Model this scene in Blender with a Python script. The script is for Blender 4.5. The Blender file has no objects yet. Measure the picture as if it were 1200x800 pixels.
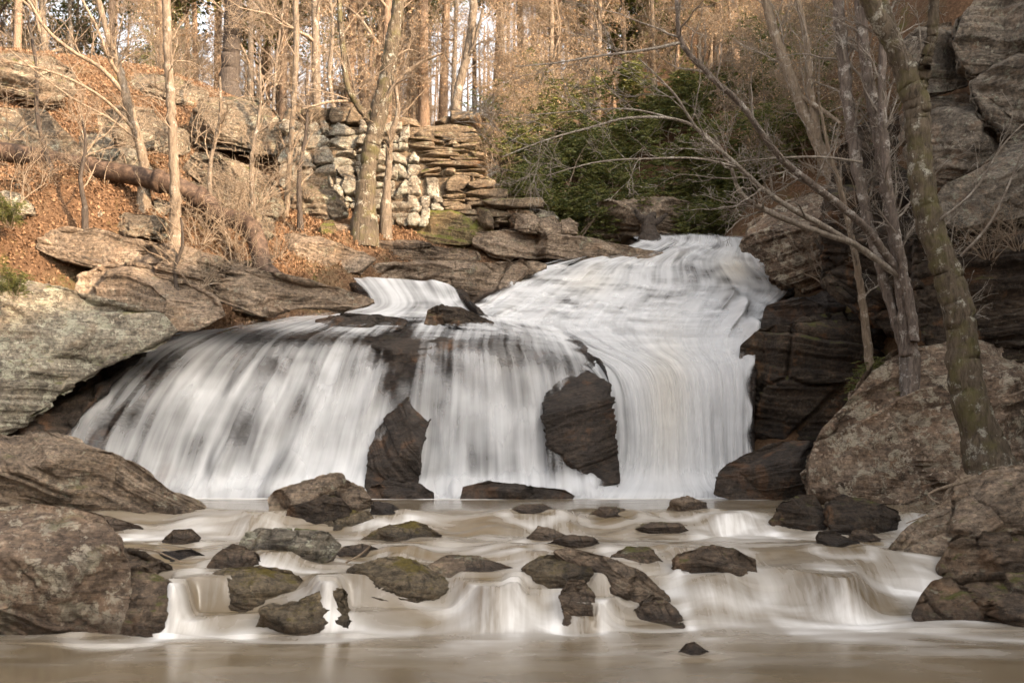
import bpy, bmesh, math, random
import numpy as np
R = math.radians
sc = bpy.context.scene
col = sc.collection

# ------------------------------------------------------------------ camera, sky, sun, exposure
F, HP, CZ = 1167.0, 540.0, 1.6
cd = bpy.data.cameras.new("camera"); cam = bpy.data.objects.new("camera", cd); col.objects.link(cam)
cam.location = (0, 0, CZ); cam.rotation_euler = (R(90), 0, 0)
cd.lens = 35; cd.sensor_width = 36; cd.shift_y = 140 / 1200.0
cd.clip_start = 0.1; cd.clip_end = 3000
cd.dof.use_dof = True; cd.dof.focus_distance = 18; cd.dof.aperture_fstop = 2.2
sc.camera = cam

SUN_DIR = np.array([0.80, -0.60, 0.0]); SUN_EL = R(21)
sun_vec = np.array([SUN_DIR[0] * math.cos(SUN_EL), SUN_DIR[1] * math.cos(SUN_EL), math.sin(SUN_EL)])
w = bpy.data.worlds.new("World"); sc.world = w; w.use_nodes = True
nt = w.node_tree; nt.nodes.clear()
sky = nt.nodes.new("ShaderNodeTexSky"); sky.sky_type = 'NISHITA'; sky.sun_disc = False
sky.sun_elevation = SUN_EL; sky.sun_rotation = math.atan2(SUN_DIR[0], SUN_DIR[1])
sky.air_density = 0.8; sky.dust_density = 4.0; sky.ozone_density = 0.6
tint = nt.nodes.new("ShaderNodeMix"); tint.data_type = 'RGBA'; tint.blend_type = 'MULTIPLY'
tint.inputs[0].default_value = 1.0; tint.inputs[7].default_value = (1.0, 0.955, 0.885, 1)
bg = nt.nodes.new("ShaderNodeBackground"); bg.inputs[1].default_value = 0.15
wo = nt.nodes.new("ShaderNodeOutputWorld")
hs = nt.nodes.new("ShaderNodeHueSaturation"); hs.inputs['Saturation'].default_value = 0.3
nt.links.new(sky.outputs[0], hs.inputs['Color']); nt.links.new(hs.outputs[0], tint.inputs[6]); nt.links.new(tint.outputs[2], bg.inputs[0]); nt.links.new(bg.outputs[0], wo.inputs[0])
ld = bpy.data.lights.new("sun", 'SUN'); ld.energy = 2.8; ld.angle = R(0.6); ld.color = (1.0, 0.72, 0.46)
lo = bpy.data.objects.new("sun", ld); col.objects.link(lo)
import mathutils
lo.rotation_euler = mathutils.Vector(sun_vec).to_track_quat('Z', 'Y').to_euler()
sc.view_settings.view_transform = 'Standard'; sc.view_settings.look = 'None'
sc.view_settings.exposure = 2.2; sc.view_settings.gamma = 1.0
sc.render.engine = 'CYCLES'
sc.cycles.use_denoising = True
sc.cycles.max_bounces = 8; sc.cycles.diffuse_bounces = 4; sc.cycles.transparent_max_bounces = 24
sc.cycles.caustics_reflective = False; sc.cycles.caustics_refractive = False

# ------------------------------------------------------------------ helpers
rng = np.random.default_rng(7)
def P(px, py, Y): return np.array([(px - 600) / F * Y, Y, CZ + (HP - py) / F * Y])
_pr = np.random.default_rng(1); PERM = np.concatenate([_pr.permutation(256)] * 3).astype(np.int32)
GR = _pr.normal(size=(256, 3)); GR /= np.linalg.norm(GR, axis=1)[:, None]
GR = GR.astype(np.float32)
def perlin(p):
    p = np.asarray(p, np.float32); i = np.floor(p).astype(np.int32); f = p - i
    u = f * f * f * (f * (f * 6 - 15) + 10)
    X, Y, Z = (i[:, 0] & 255), (i[:, 1] & 255), (i[:, 2] & 255)
    out = 0
    for dx in (0, 1):
        wx = u[:, 0] if dx else 1 - u[:, 0]; a = PERM[(X + dx) & 255]
        for dy in (0, 1):
            wy = u[:, 1] if dy else 1 - u[:, 1]; b = PERM[a + ((Y + dy) & 255)]
            for dz in (0, 1):
                wz = u[:, 2] if dz else 1 - u[:, 2]
                g = GR[PERM[b + ((Z + dz) & 255)]]
                out = out + wx * wy * wz * (g[:, 0] * (f[:, 0] - dx) + g[:, 1] * (f[:, 1] - dy) + g[:, 2] * (f[:, 2] - dz))
    return out * 1.6
def fbm(p, o=5, lac=2.03, gain=0.5, ridged=False):
    p = np.asarray(p, np.float32); t = 0; a = 1.0; s = 0
    for k in range(o):
        n = perlin(p + 17.3 * k)
        t = t + a * ((1 - 2 * np.abs(n)) if ridged else n); s += a; a *= gain; p = p * lac
    return t / s
def worley(p):
    p = np.asarray(p, np.float32); i = np.floor(p).astype(np.int32)
    f1 = np.full(len(p), 9.0, np.float32); f2 = f1.copy(); cid = np.zeros(len(p), np.int32)
    for dx in (-1, 0, 1):
        for dy in (-1, 0, 1):
            for dz in (-1, 0, 1):
                c = i + np.array([dx, dy, dz], np.int32)
                h = PERM[PERM[PERM[c[:, 0] & 255] + (c[:, 1] & 255)] + (c[:, 2] & 255)]
                q = c + 0.5 + 0.45 * GR[h]
                d = np.sqrt(((p - q) ** 2).sum(1)); m = d < f1
                f2 = np.where(m, f1, np.minimum(f2, d)); cid = np.where(m, h, cid); f1 = np.where(m, d, f1)
    return f1, f2, cid
def hash01(i): return PERM[np.asarray(i).astype(np.int32) & 255] / 255.0
def sstep(a, b, x):
    t = np.clip((x - a) / (b - a), 0, 1); return t * t * (3 - 2 * t)

def mesh(name, V, faces, smooth=True, attrs=None, uv=None):
    me = bpy.data.meshes.new(name); V = np.asarray(V, np.float32)
    if not isinstance(faces, (list, tuple)): faces = [faces]
    faces = [np.asarray(f, np.int32) for f in faces if len(f)]
    loops = np.concatenate([f.ravel() for f in faces]); sizes = np.concatenate([np.full(len(f), f.shape[1], np.int32) for f in faces])
    me.vertices.add(len(V)); me.vertices.foreach_set("co", V.ravel())
    me.loops.add(len(loops)); me.loops.foreach_set("vertex_index", loops)
    me.polygons.add(len(sizes)); starts = np.concatenate([[0], np.cumsum(sizes)[:-1]]).astype(np.int32)
    me.polygons.foreach_set("loop_start", starts)
    me.polygons.foreach_set("use_smooth", np.full(len(sizes), smooth, bool))
    for k, a in (attrs or {}).items():
        at = me.attributes.new(k, 'FLOAT', 'POINT'); at.data.foreach_set("value", np.asarray(a, np.float32))
    if uv is not None:
        l = me.uv_layers.new(name="UVMap"); l.data.foreach_set("uv", np.asarray(uv, np.float32)[loops].ravel())
    me.update(calc_edges=True); me.validate()
    return me
def obj(name, me, mat, parent=None, loc=None):
    o = bpy.data.objects.new(name, me); col.objects.link(o)
    if mat is not None and not me.materials: me.materials.append(mat)
    if loc is not None: o.location = loc
    if parent is not None: o.parent = parent
    return o
def tag(o, label=None, cat=None, group=None, kind=None):
    for k, v in (("label", label), ("category", cat), ("group", group), ("kind", kind)):
        if v: o[k] = v
    return o
def empty(name, loc, rz=0.0, s=1.0):
    o = bpy.data.objects.new(name, None); col.objects.link(o); o.location = loc
    o.rotation_euler = (0, 0, rz); o.scale = (s, s, s); o.empty_display_size = 0.2
    return o
def copy_tree(o, parent=None):
    c = o.copy(); col.objects.link(c); c.parent = parent
    for ch in list(o.children): copy_tree(ch, c)
    return c
def vnormals(V, T):
    n = np.cross(V[T[:, 1]] - V[T[:, 0]], V[T[:, 2]] - V[T[:, 0]]); N = np.zeros_like(V)
    for k in range(3):
        for a in range(3): N[:, a] += np.bincount(T[:, k], n[:, a], len(V))
    return N / (np.linalg.norm(N, axis=1)[:, None] + 1e-9)
def gridfaces(nr, nc):
    i = np.arange(nr * nc).reshape(nr, nc)
    return np.stack([i[:-1, :-1], i[1:, :-1], i[1:, 1:], i[:-1, 1:]], -1).reshape(-1, 4)
_ico = {}
def ico(n):
    if n not in _ico:
        bm = bmesh.new(); bmesh.ops.create_icosphere(bm, subdivisions=n, radius=1)
        V = np.array([v.co for v in bm.verts]); T = np.array([[v.index for v in f.verts] for f in bm.faces]); bm.free()
        _ico[n] = (V, T)
    return _ico[n]

# ------------------------------------------------------------------ materials
class NT:
    def __init__(s, name):
        s.m = bpy.data.materials.new(name); s.m.use_nodes = True; s.t = s.m.node_tree; s.t.nodes.clear()
        s.out = s.n("ShaderNodeOutputMaterial")
    def n(s, typ, **kw):
        x = s.t.nodes.new(typ)
        for k, v in kw.items(): setattr(x, k, v)
        return x
    def l(s, a, b): s.t.links.new(a, b)
    def setin(s, inp, v):
        if hasattr(v, "is_linked") or hasattr(v, "links"): s.l(v, inp)
        else: inp.default_value = v
    def coord(s, which="Object", scale=(1, 1, 1), rot=(0, 0, 0)):
        tc = s.n("ShaderNodeTexCoord"); mp = s.n("ShaderNodeMapping"); s.l(tc.outputs[which], mp.inputs[0])
        mp.inputs[3].default_value = scale; mp.inputs[2].default_value = rot
        return mp.outputs[0]
    def noise(s, vec, scale, detail=6, rough=0.55, dist=0.0):
        x = s.n("ShaderNodeTexNoise"); s.l(vec, x.inputs["Vector"]); x.inputs["Scale"].default_value = scale
        x.inputs["Detail"].default_value = detail; x.inputs["Roughness"].default_value = rough; x.inputs["Distortion"].default_value = dist
        return x.outputs["Fac"]
    def ramp(s, fac, stops):
        x = s.n("ShaderNodeValToRGB"); s.l(fac, x.inputs[0]); e = x.color_ramp.elements
        while len(e) < len(stops): e.new(0.5)
        for k, (p, c) in enumerate(stops):
            e[k].position = p; e[k].color = (c, c, c, 1) if not hasattr(c, "__len__") else (*c, 1)
        return x.outputs[0]
    def mix(s, fac, a, b, blend='MIX'):
        x = s.n("ShaderNodeMix", data_type='RGBA', blend_type=blend)
        s.setin(x.inputs[0], fac)
        for i, v in ((6, a), (7, b)):
            if isinstance(v, tuple): x.inputs[i].default_value = (*v, 1)[:4]
            else: s.l(v, x.inputs[i])
        return x.outputs[2]
    def math(s, op, a, b=None, clamp=False):
        x = s.n("ShaderNodeMath", operation=op, use_clamp=clamp); s.setin(x.inputs[0], a)
        if b is not None: s.setin(x.inputs[1], b)
        return x.outputs[0]
    def attr(s, name): return s.n("ShaderNodeAttribute", attribute_name=name).outputs["Fac"]
    def bump(s, h, strength, dist, base=None):
        x = s.n("ShaderNodeBump"); s.l(h, x.inputs["Height"]); x.inputs["Strength"].default_value = strength; x.inputs["Distance"].default_value = dist
        if base is not None: s.l(base, x.inputs["Normal"])
        return x.outputs[0]
    def princ(s, colr, rough, normal=None, spec=0.5):
        x = s.n("ShaderNodeBsdfPrincipled"); s.setin(x.inputs["Base Color"], (*colr, 1) if isinstance(colr, tuple) else colr)
        s.setin(x.inputs["Roughness"], rough); x.inputs["Specular IOR Level"].default_value = spec
        if normal is not None: s.l(normal, x.inputs["Normal"])
        return x.outputs[0]
    def end(s, sh): s.l(sh, s.out.inputs[0]); return s.m

def rock_mat(name, dark, mid, light, lichen=0.3, lich_col=(.44, .42, .34), moss=0.2, wetall=0.0, moss_col=(.075, .085, .016), dip=0.15, orange=0.12):
    t = NT(name); v = t.coord("Object")
    big = t.noise(v, 1.3, 8, .6, .3); fine = t.noise(v, 17, 8, .65)
    c = t.ramp(big, [(.3, dark), (.5, mid), (.72, light)])
    st = t.noise(t.coord("Object", (1.1, 1.1, 13), (dip, -dip, 0)), 1.6, 8, .65, .5)
    c = t.mix(.6, c, t.ramp(st, [(.30, (.36, .33, .31)), (.46, (.85, .84, .82)), (.62, (1.2, 1.15, 1.1))]), 'MULTIPLY')
    c = t.mix(.9, c, t.ramp(fine, [(.32, (.30, .29, .28)), (.47, (.82, .82, .81)), (.56, (1.05, 1.04, 1.02)), (.68, (1.65, 1.6, 1.5))]), 'MULTIPLY')
    md = t.noise(v, 5.2, 9, .72, .8); c = t.mix(.6, c, t.ramp(md, [(.34, (.45, .43, .42)), (.5, (1.0, 1.0, 1.0)), (.66, (1.35, 1.32, 1.25))]), 'MULTIPLY')
    # iron stains
    og = t.ramp(t.noise(v, 1.9, 6, .6, .8), [(.55, 0.0), (.68, 1.0)])
    c = t.mix(t.math('MULTIPLY', og, orange), c, (.36, .16, .055))
    # lichen patches with speckled edges
    lm = t.noise(v, 3.4, 12, .74, .4); th = .66 - .22 * lichen
    lk = t.ramp(lm, [(th, 0.0), (th + .035, 1.0)])
    sp = t.ramp(t.noise(v, 26, 5, .7), [(.36, 0.25), (.5, 1.0)])
    lk = t.math('MULTIPLY', t.math('MULTIPLY', lk, sp), min(1, .35 + lichen))
    lcol = t.mix(t.noise(v, 5, 4), lich_col, (lich_col[0] * .7, lich_col[1] * .78, lich_col[2] * .66))
    c = t.mix(lk, c, lcol)
    # dark bedding joints, crevice shade put into their colour, and small round lichen spots
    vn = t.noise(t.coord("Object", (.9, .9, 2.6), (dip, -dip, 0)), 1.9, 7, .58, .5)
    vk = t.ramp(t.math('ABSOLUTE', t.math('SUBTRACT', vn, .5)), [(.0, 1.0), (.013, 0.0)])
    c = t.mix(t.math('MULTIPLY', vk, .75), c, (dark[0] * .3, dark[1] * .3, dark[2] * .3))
    ls = t.ramp(t.noise(v, 11, 3, .5), [(.665 - .05 * lichen, 0.0), (.69 - .05 * lichen, 1.0)])
    lz = t.ramp(t.noise(v, 1.1, 4), [(.42, 0.0), (.6, 1.0)])
    c = t.mix(t.math('MULTIPLY', t.math('MULTIPLY', ls, lz), min(.85, lichen * 1.6)), c, (lich_col[0] * 1.12, lich_col[1] * 1.1, lich_col[2] * 1.05))
    # dark crust
    dk = t.ramp(t.noise(v, 3.1, 10, .7, .5), [(.55, 0.0), (.66, 1.0)])
    c = t.mix(t.math('MULTIPLY', dk, .55), c, (dark[0] * .5, dark[1] * .5, dark[2] * .5))
    # moss on faces that look up
    g = t.n("ShaderNodeNewGeometry"); sx = t.n("ShaderNodeSeparateXYZ"); t.l(g.outputs["Normal"], sx.inputs[0])
    mm = t.math('ADD', t.math('MULTIPLY', sx.outputs[2], .22), t.noise(v, 2.7, 9, .68, .3))
    mt = .80 - .28 * moss
    mk = t.math('MULTIPLY', t.ramp(mm, [(mt, 0.0), (mt + .10, 1.0)]), min(1, moss * 2.2))
    mcol = t.mix(t.noise(v, 22, 5), (moss_col[0] * .45, moss_col[1] * .5, moss_col[2] * .6), (moss_col[0] * 1.9, moss_col[1] * 1.6, moss_col[2] * 1.2))
    c = t.mix(mk, c, mcol)
    # wet rock: darker and glossy
    wa = t.math('ADD', t.attr("wet"), wetall, True)
    wn = t.math('ADD', wa, t.math('MULTIPLY', t.math('SUBTRACT', t.noise(v, 6, 5), .5), .5), True)
    wm = t.math('MULTIPLY', wn, t.ramp(wa, [(0.0, 0.0), (.12, 1.0)]))
    c = t.mix(wm, c, t.mix(1.0, c, (.36, .33, .31), 'MULTIPLY'))
    rg = t.n("ShaderNodeMapRange"); t.l(wm, rg.inputs[0]); rg.inputs[3].default_value = .88; rg.inputs[4].default_value = .34
    b = t.bump(t.noise(v, 6, 12, .74, .4), 1.0, .09)
    b = t.bump(st, .8, .05, b)
    b = t.bump(t.noise(v, 40, 6, .7), .7, .014, b)
    return t.end(t.princ(c, rg.outputs[0], b, .4))

M = {}
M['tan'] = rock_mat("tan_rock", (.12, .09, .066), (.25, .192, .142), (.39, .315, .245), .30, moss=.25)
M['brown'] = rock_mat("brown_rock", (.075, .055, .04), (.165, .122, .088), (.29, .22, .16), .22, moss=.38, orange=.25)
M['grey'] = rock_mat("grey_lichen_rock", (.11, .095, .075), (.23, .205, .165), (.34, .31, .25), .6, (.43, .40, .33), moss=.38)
M['pale'] = rock_mat("pale_hillside_rock", (.085, .066, .047), (.19, .152, .112), (.30, .25, .19), .5, (.42, .385, .31), moss=.40, orange=.2)
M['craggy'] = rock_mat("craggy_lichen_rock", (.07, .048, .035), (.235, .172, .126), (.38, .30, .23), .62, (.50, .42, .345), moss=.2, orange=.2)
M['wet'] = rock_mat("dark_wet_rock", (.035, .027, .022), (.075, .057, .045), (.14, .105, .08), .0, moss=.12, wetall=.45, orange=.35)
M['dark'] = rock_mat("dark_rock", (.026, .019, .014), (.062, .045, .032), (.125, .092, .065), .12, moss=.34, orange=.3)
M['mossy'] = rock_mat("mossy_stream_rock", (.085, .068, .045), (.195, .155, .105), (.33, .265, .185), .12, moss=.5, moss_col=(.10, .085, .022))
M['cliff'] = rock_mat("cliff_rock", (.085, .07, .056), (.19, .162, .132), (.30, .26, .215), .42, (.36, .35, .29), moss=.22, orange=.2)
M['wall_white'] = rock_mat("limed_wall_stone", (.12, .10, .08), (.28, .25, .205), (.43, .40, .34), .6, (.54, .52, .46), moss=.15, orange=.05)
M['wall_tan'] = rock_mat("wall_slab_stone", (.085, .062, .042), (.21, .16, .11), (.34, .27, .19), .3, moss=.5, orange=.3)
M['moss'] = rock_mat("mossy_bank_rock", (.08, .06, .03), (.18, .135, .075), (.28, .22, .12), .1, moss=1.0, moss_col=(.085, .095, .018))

def bark_mat(name, a, b, lich=0.4, lcol=(.5, .48, .42), moss=0.0, scale=1.0):
    t = NT(name); v = t.coord("Object", (1, 1, .22))
    n = t.noise(v, 22 * scale, 8, .7, .6); c = t.ramp(n, [(.32, a), (.68, b)])
    v2 = t.coord("Object")
    l = t.ramp(t.noise(v2, 5 * scale, 8, .7), [(.62 - .16 * lich, 0.0), (.68 - .16 * lich, 1.0)])
    l = t.math('MULTIPLY', l, t.ramp(t.noise(v2, 30, 4, .7), [(.4, .2), (.52, 1.0)]))
    c = t.mix(t.math('MULTIPLY', l, min(1, lich * 1.6)), c, lcol)
    if moss:
        mk = t.ramp(t.noise(v2, 3.2, 8, .65), [(.56 - .14 * moss, 0.0), (.70 - .14 * moss, 1.0)])
        c = t.mix(t.math('MULTIPLY', mk, moss), c, (.10, .095, .025))
    bp = t.bump(n, 1.0, .05)
    return t.end(t.princ(c, .9, bp, .25))
M['bark_dark'] = bark_mat("dark_or_shaded_bark", (.035, .027, .022), (.10, .08, .065), .25, (.22, .21, .19))  # dark tone also stands in for shade on the crest trunk
M['bark'] = bark_mat("grey_brown_bark", (.08, .06, .044), (.25, .20, .15), .4)
M['bark_pine'] = bark_mat("pine_bark", (.10, .066, .043), (.31, .215, .148), .25)
M['bark_pale'] = bark_mat("pale_bark", (.11, .083, .06), (.28, .22, .16), .4, (.43, .39, .33))
M['bark_moss'] = bark_mat("mossy_bark", (.035, .027, .019), (.16, .125, .088), .42, (.46, .45, .38), .5)
M['bark_lich'] = bark_mat("lichened_bark", (.062, .05, .042), (.225, .18, .15), .5, (.45, .42, .38), .1)
M['twig'] = bark_mat("twig_bark", (.15, .11, .078), (.38, .295, .21), .3)
M['twig_pale'] = bark_mat("pale_twig_bark", (.14, .115, .092), (.33, .285, .235), .5, (.46, .43, .38))

def leaf_mat(name, c1, c2, trans=.35, rough=.6, spec=.3):
    t = NT(name); oi = t.n("ShaderNodeNewGeometry")
    c = t.mix(oi.outputs["Random Per Island"], c1, c2)
    p = t.princ(c, rough, None, spec); tr = t.n("ShaderNodeBsdfTranslucent"); t.l(c, tr.inputs[0])
    mx = t.n("ShaderNodeMixShader"); mx.inputs[0].default_value = trans; t.l(p, mx.inputs[1]); t.l(tr.outputs[0], mx.inputs[2])
    return t.end(mx.outputs[0])
M['leaf_copper'] = leaf_mat("copper_beech_leaf", (.36, .22, .12), (.58, .43, .27), .45)
M['leaf_litter'] = leaf_mat("fallen_leaf", (.13, .070, .036), (.31, .19, .11), .15, .8)
M['leaf_green'] = leaf_mat("evergreen_leaf", (.045, .066, .02), (.21, .205, .06), .38, .45, .4)
M['leaf_pine'] = leaf_mat("pine_needle", (.055, .075, .018), (.17, .16, .045), .35)

def ground_mat():
    t = NT("leafy_ground"); v = t.coord("Object")
    n = t.noise(v, .8, 8, .6); f = t.noise(v, 14, 8, .75)
    c = t.ramp(f, [(.3, (.06, .03, .015)), (.5, (.13, .075, .042)), (.7, (.24, .145, .085))])
    c = t.mix(t.ramp(n, [(.5, 0.0), (.7, .6)]), c, (.15, .125, .07))
    ms = t.ramp(t.noise(v, .9, 10, .7, .4), [(.58, 0.0), (.66, .8)])
    c = t.mix(ms, c, (.095, .095, .022))
    b = t.bump(f, .9, .08); b = t.bump(t.noise(v, 40, 6, .8), .7, .03, b)
    return t.end(t.princ(c, .95, b, .2))
M['ground'] = ground_mat()

def falls_mat():
    # silky white water: streaks run along the flow (UV: metres across, metres along)
    t = NT("white_water"); uv = t.n("ShaderNodeUVMap"); uv.uv_map = "UVMap"
    def nz(su, sv, sc_, d=5, ro=.55, di=0.0):
        mp = t.n("ShaderNodeMapping"); t.l(uv.outputs[0], mp.inputs[0]); mp.inputs[3].default_value = (su, sv, 1)
        return t.noise(mp.outputs[0], sc_, d, ro, di)
    a = nz(2.0, .16, 1, 3, .45, 0); b = nz(8, .20, 1, 3, .45, 0); c3 = nz(.9, .8, 1, 3, .5, 0); d4 = nz(30, .3, 1, 2, .5)
    h5 = nz(.8, 2.6, 1, 3, .5, 0)
    s = t.math('ADD', t.math('MULTIPLY', a, .90), t.math('MULTIPLY', b, .42))
    s = t.math('ADD', s, t.math('MULTIPLY', c3, .30)); s = t.math('ADD', s, t.math('MULTIPLY', d4, .08))
    s = t.math('SUBTRACT', s, .85)
    s = t.math('ADD', s, t.math('MULTIPLY', t.math('SUBTRACT', h5, .5), t.attr("tier")))
    al = t.math('ADD', t.attr("dens"), t.math('MULTIPLY', s, 1.35))
    al = t.ramp(al, [(.0, 0.0), (.28, .36), (.60, .78), (1.0, .97)])
    al = t.math('MULTIPLY', al, t.attr("edge"))
    df = t.n("ShaderNodeBsdfDiffuse"); 
    cc = t.mix(t.attr("mud"), (.77, .775, .785), (.74, .68, .58)); t.l(cc, df.inputs[0])
    tl = t.n("ShaderNodeBsdfTranslucent"); t.l(cc, tl.inputs[0])
    m1 = t.n("ShaderNodeMixShader"); m1.inputs[0].default_value = .25; t.l(df.outputs[0], m1.inputs[1]); t.l(tl.outputs[0], m1.inputs[2])
    tp = t.n("ShaderNodeBsdfTransparent"); m2 = t.n("ShaderNodeMixShader")
    t.l(al, m2.inputs[0]); t.l(tp.outputs[0], m2.inputs[1]); t.l(m1.outputs[0], m2.inputs[2])
    return t.end(m2.outputs[0])
M['falls'] = falls_mat()

def creek_mat():
    t = NT("silty_creek_water"); v = t.coord("Object")
    st = t.noise(t.coord("Object", (16, 1.3, 2.2)), 1.0, 5, .55, .2); bl = t.noise(t.coord("Object", (1.4, 2.2, 1)), 1.0, 6, .55, .6)
    fo = t.attr("foam")
    k = t.math('ADD', fo, t.math('MULTIPLY', t.math('SUBTRACT', st, .5), t.math('MULTIPLY', t.attr("sharp"), 1.3)))
    k = t.math('ADD', k, t.math('MULTIPLY', t.math('SUBTRACT', bl, .5), t.math('ADD', .25, t.math('MULTIPLY', fo, .8))))
    k = t.ramp(k, [(.0, 0.0), (.40, .40), (1.0, 1.0)])
    tanc = t.ramp(t.noise(t.coord("Object", (.5, 1.6, 1)), 1.0, 5), [(.3, (.135, .102, .062)), (.7, (.21, .165, .108))])
    c = t.mix(k, tanc, (.76, .745, .725))
    rg = t.n("ShaderNodeMapRange"); t.l(k, rg.inputs[0]); rg.inputs[3].default_value = .17; rg.inputs[4].default_value = .8
    return t.end(t.princ(c, rg.outputs[0], None, .45))
M['creek'] = creek_mat()

# ------------------------------------------------------------------ terrain (structure)
C = []
for q in [(-150,300,17.6),(0,262,20.3),(100,275,20.8),(200,300,21.4),(300,312,22.8),(400,318,24.6),(0,195,23.0),(100,205,23.2),(170,235,23.0),
          (250,255,24.0),(330,268,25.6),(0,118,26.6),(100,112,27.8),(200,90,31),(140,76,32),(0,55,30),(-200,55,27),(300,135,30.5),(420,262,26.8),
          (480,268,27.4),(560,276,27.9),(330,205,28),(250,180,27.8),(640,262,31),(650,185,36),(800,190,37),(800,105,43),(650,110,46),(600,150,43),
          (900,110,39),(950,0,46),(800,-20,62),(880,235,33),(1100,60,20.5),(1200,10,20),(1030,200,23),(960,110,30),(1200,420,17.6),(1050,420,20.5),
          (960,330,26),(1200,600,14),(1000,290,23.5)]:
    C.append(P(*q))
for q in [(5,31,7.4),(5,36,7.7),(5.5,46,9.5),(-6,31.5,11.0),(-2.5,31.5,10.8),(-6,45,14.8),(-12,45,13.0),(-14,60,13),(0,60,20),(12,19,14),(14,26,18.5),(13,12,12),(11.5,12,8.5),(9.8,12,4.5),
          (6.8,10,.0),(8.2,10,2.2),(6,5,.3),(9,5,4),(12,2,8.5),(5,-3,.3),(13,-3,9),(15,-12,14),(25,0,20),(35,-20,25),(25,20,23),(40,40,34),  # high points: unseen right-hand ridge, shaped to keep sun off the lower valley
          (-7.6,17.6,.2),(-9.6,17.4,.8),(-8.2,15.6,.4),(-5.4,8,-.2),(-7,8,.8),(-6.6,13,.4),(-8,13,2.2),(-12,12,6),(-9,5,1.6),(-15,5,8),(-20,15,12),(-30,0,15),(-30,35,16),(-8,-5,1.5),(-20,-15,9),
          (0,5,-.7),(0,-5,-.7),(0,9,-.6),(-3,12,-.1),(3,12,-.1),(0,15,.2),(0,18,.2),(4,18,.2),(-4,18.5,.3),(-4,21.8,2.0),(-4,23.2,3.4),(0,21.8,1.6),(0,23.3,3.6),(3,22,1.6),(3,24,4.2),(4.5,26.8,5.8),
          (4,28.5,6.9),(0,25.5,5.3),(0,27.2,7.0),(-8,20.5,3.4),(6.2,20.8,2.2),(-7.2,19.3,1.4),(0,-30,-.9),(0,100,26),(-60,60,18),(60,60,42),(-100,-50,18),(100,-50,34),(-80,120,20),(80,130,45),(0,-70,-1)]:
    C.append(np.array(q, float))
C = np.array(C)
def _k(d2): return np.sqrt(d2 + 1.2)
_A = _k(((C[:, None, :2] - C[None, :, :2]) ** 2).sum(-1)); _n = len(C)
_B = np.zeros((_n + 1, _n + 1)); _B[:_n, :_n] = _A + np.eye(_n) * -0.02; _B[:_n, _n] = 1; _B[_n, :_n] = 1
_W = np.linalg.solve(_B, np.append(C[:, 2], 0))
def height(x, y):
    x = np.atleast_1d(np.asarray(x, float)); y = np.atleast_1d(np.asarray(y, float)); out = np.empty(len(x))
    for s in range(0, len(x), 20000):
        e = slice(s, s + 20000)
        d = (x[e, None] - C[None, :, 0]) ** 2 + (y[e, None] - C[None, :, 1]) ** 2
        out[e] = _k(d) @ _W[:_n] + _W[_n]
    r = np.hypot(x, y - 20); out = out + (18 - out) * sstep(110, 260, r)
    return out
def ground(x, y):
    h = height(x, y); p = np.stack([np.atleast_1d(x), np.atleast_1d(y), np.zeros(len(h))], 1)
    return h + .28 * fbm(p * .45, 4) * sstep(9, 14, np.atleast_1d(y)) + .10 * fbm(p * 1.7 + 5, 4)
def axis(a, b, fine_a, fine_b, df, grow=1.12):
    m = list(np.arange(fine_a, fine_b, df)); s = df; x = fine_b; hi = []
    while x < b: hi.append(x); s *= grow; x += s
    hi.append(b); s = df; x = fine_a - df; lo_ = []
    while x > a: lo_.append(x); s *= grow; x -= s
    lo_.append(a)
    return np.array(lo_[::-1] + m + hi)
gx = axis(-1500, 1500, -18, 20, .14); gy = axis(-400, 2200, 6, 50, .16)
GX, GY = np.meshgrid(gx, gy); gv = np.stack([GX.ravel(), GY.ravel(), ground(GX.ravel(), GY.ravel())], 1)
me = mesh("ground", gv, gridfaces(len(gy), len(gx))[:, ::-1])
tag(obj("ground", me, M['ground']), "leaf strewn brown hillside and creek valley", "ground", kind="structure")

# ------------------------------------------------------------------ creek water levels
DROPS = [[(-3.15, .28, 1), (-1.75, .25, .9), (-.15, .40, .9), (.75, .30, 1), (2.1, .45, .55), (3.35, .42, .9)],
         [(2.2, .50, 1), (-2.55, .30, .8), (-1.3, .25, .6), (.3, .35, .7), (3.9, .5, .4)],
         [(2.95, .50, 1), (5.5, .45, .9), (-3.4, .35, .8), (.5, .40, .7), (-1.6, .4, .5)]]
def sharp(x, k):
    s = 0
    for (c, w_, h) in DROPS[k]: s = s + h * np.exp(-((x - c) / w_) ** 2)
    return np.clip(s, 0, 1)
def lip(x, k):
    """where the step's foot lies"""
    p = np.stack([x * [.55, .45, .5][k], np.full_like(x, 3.1 * k), np.zeros_like(x)], 1); n = perlin(p); m = perlin(p * 3.1 + 9)
    if k == 0: return 9.25 + .16 * np.clip(x, 0, 5) + .20 * n + .14 * m
    if k == 1: return 10.4 + .55 * n + .25 * m + .05 * x + .25 * sharp(x, k)
    return 12.5 + .6 * n + .25 * m + .4 * sharp(x, k)
def lipw(x, k):
    p = np.stack([x * .9, np.full_like(x, 7.7 + 5.0 * k), np.zeros_like(x)], 1); s = sharp(x, k)
    return (1 - s) * np.clip((1.3, 1.6, 1.7)[k] + .7 * perlin(p), .5, 2.2) + s * .17
STEP = [.436, .184, .296]
def level(x, y):
    x = np.atleast_1d(np.asarray(x, float)); y = np.atleast_1d(np.asarray(y, float)); z = np.zeros(len(x))
    for k in range(3):
        z += STEP[k] * sstep(0, 1, (y - lip(x, k)) / lipw(x, k))
    return z

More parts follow.
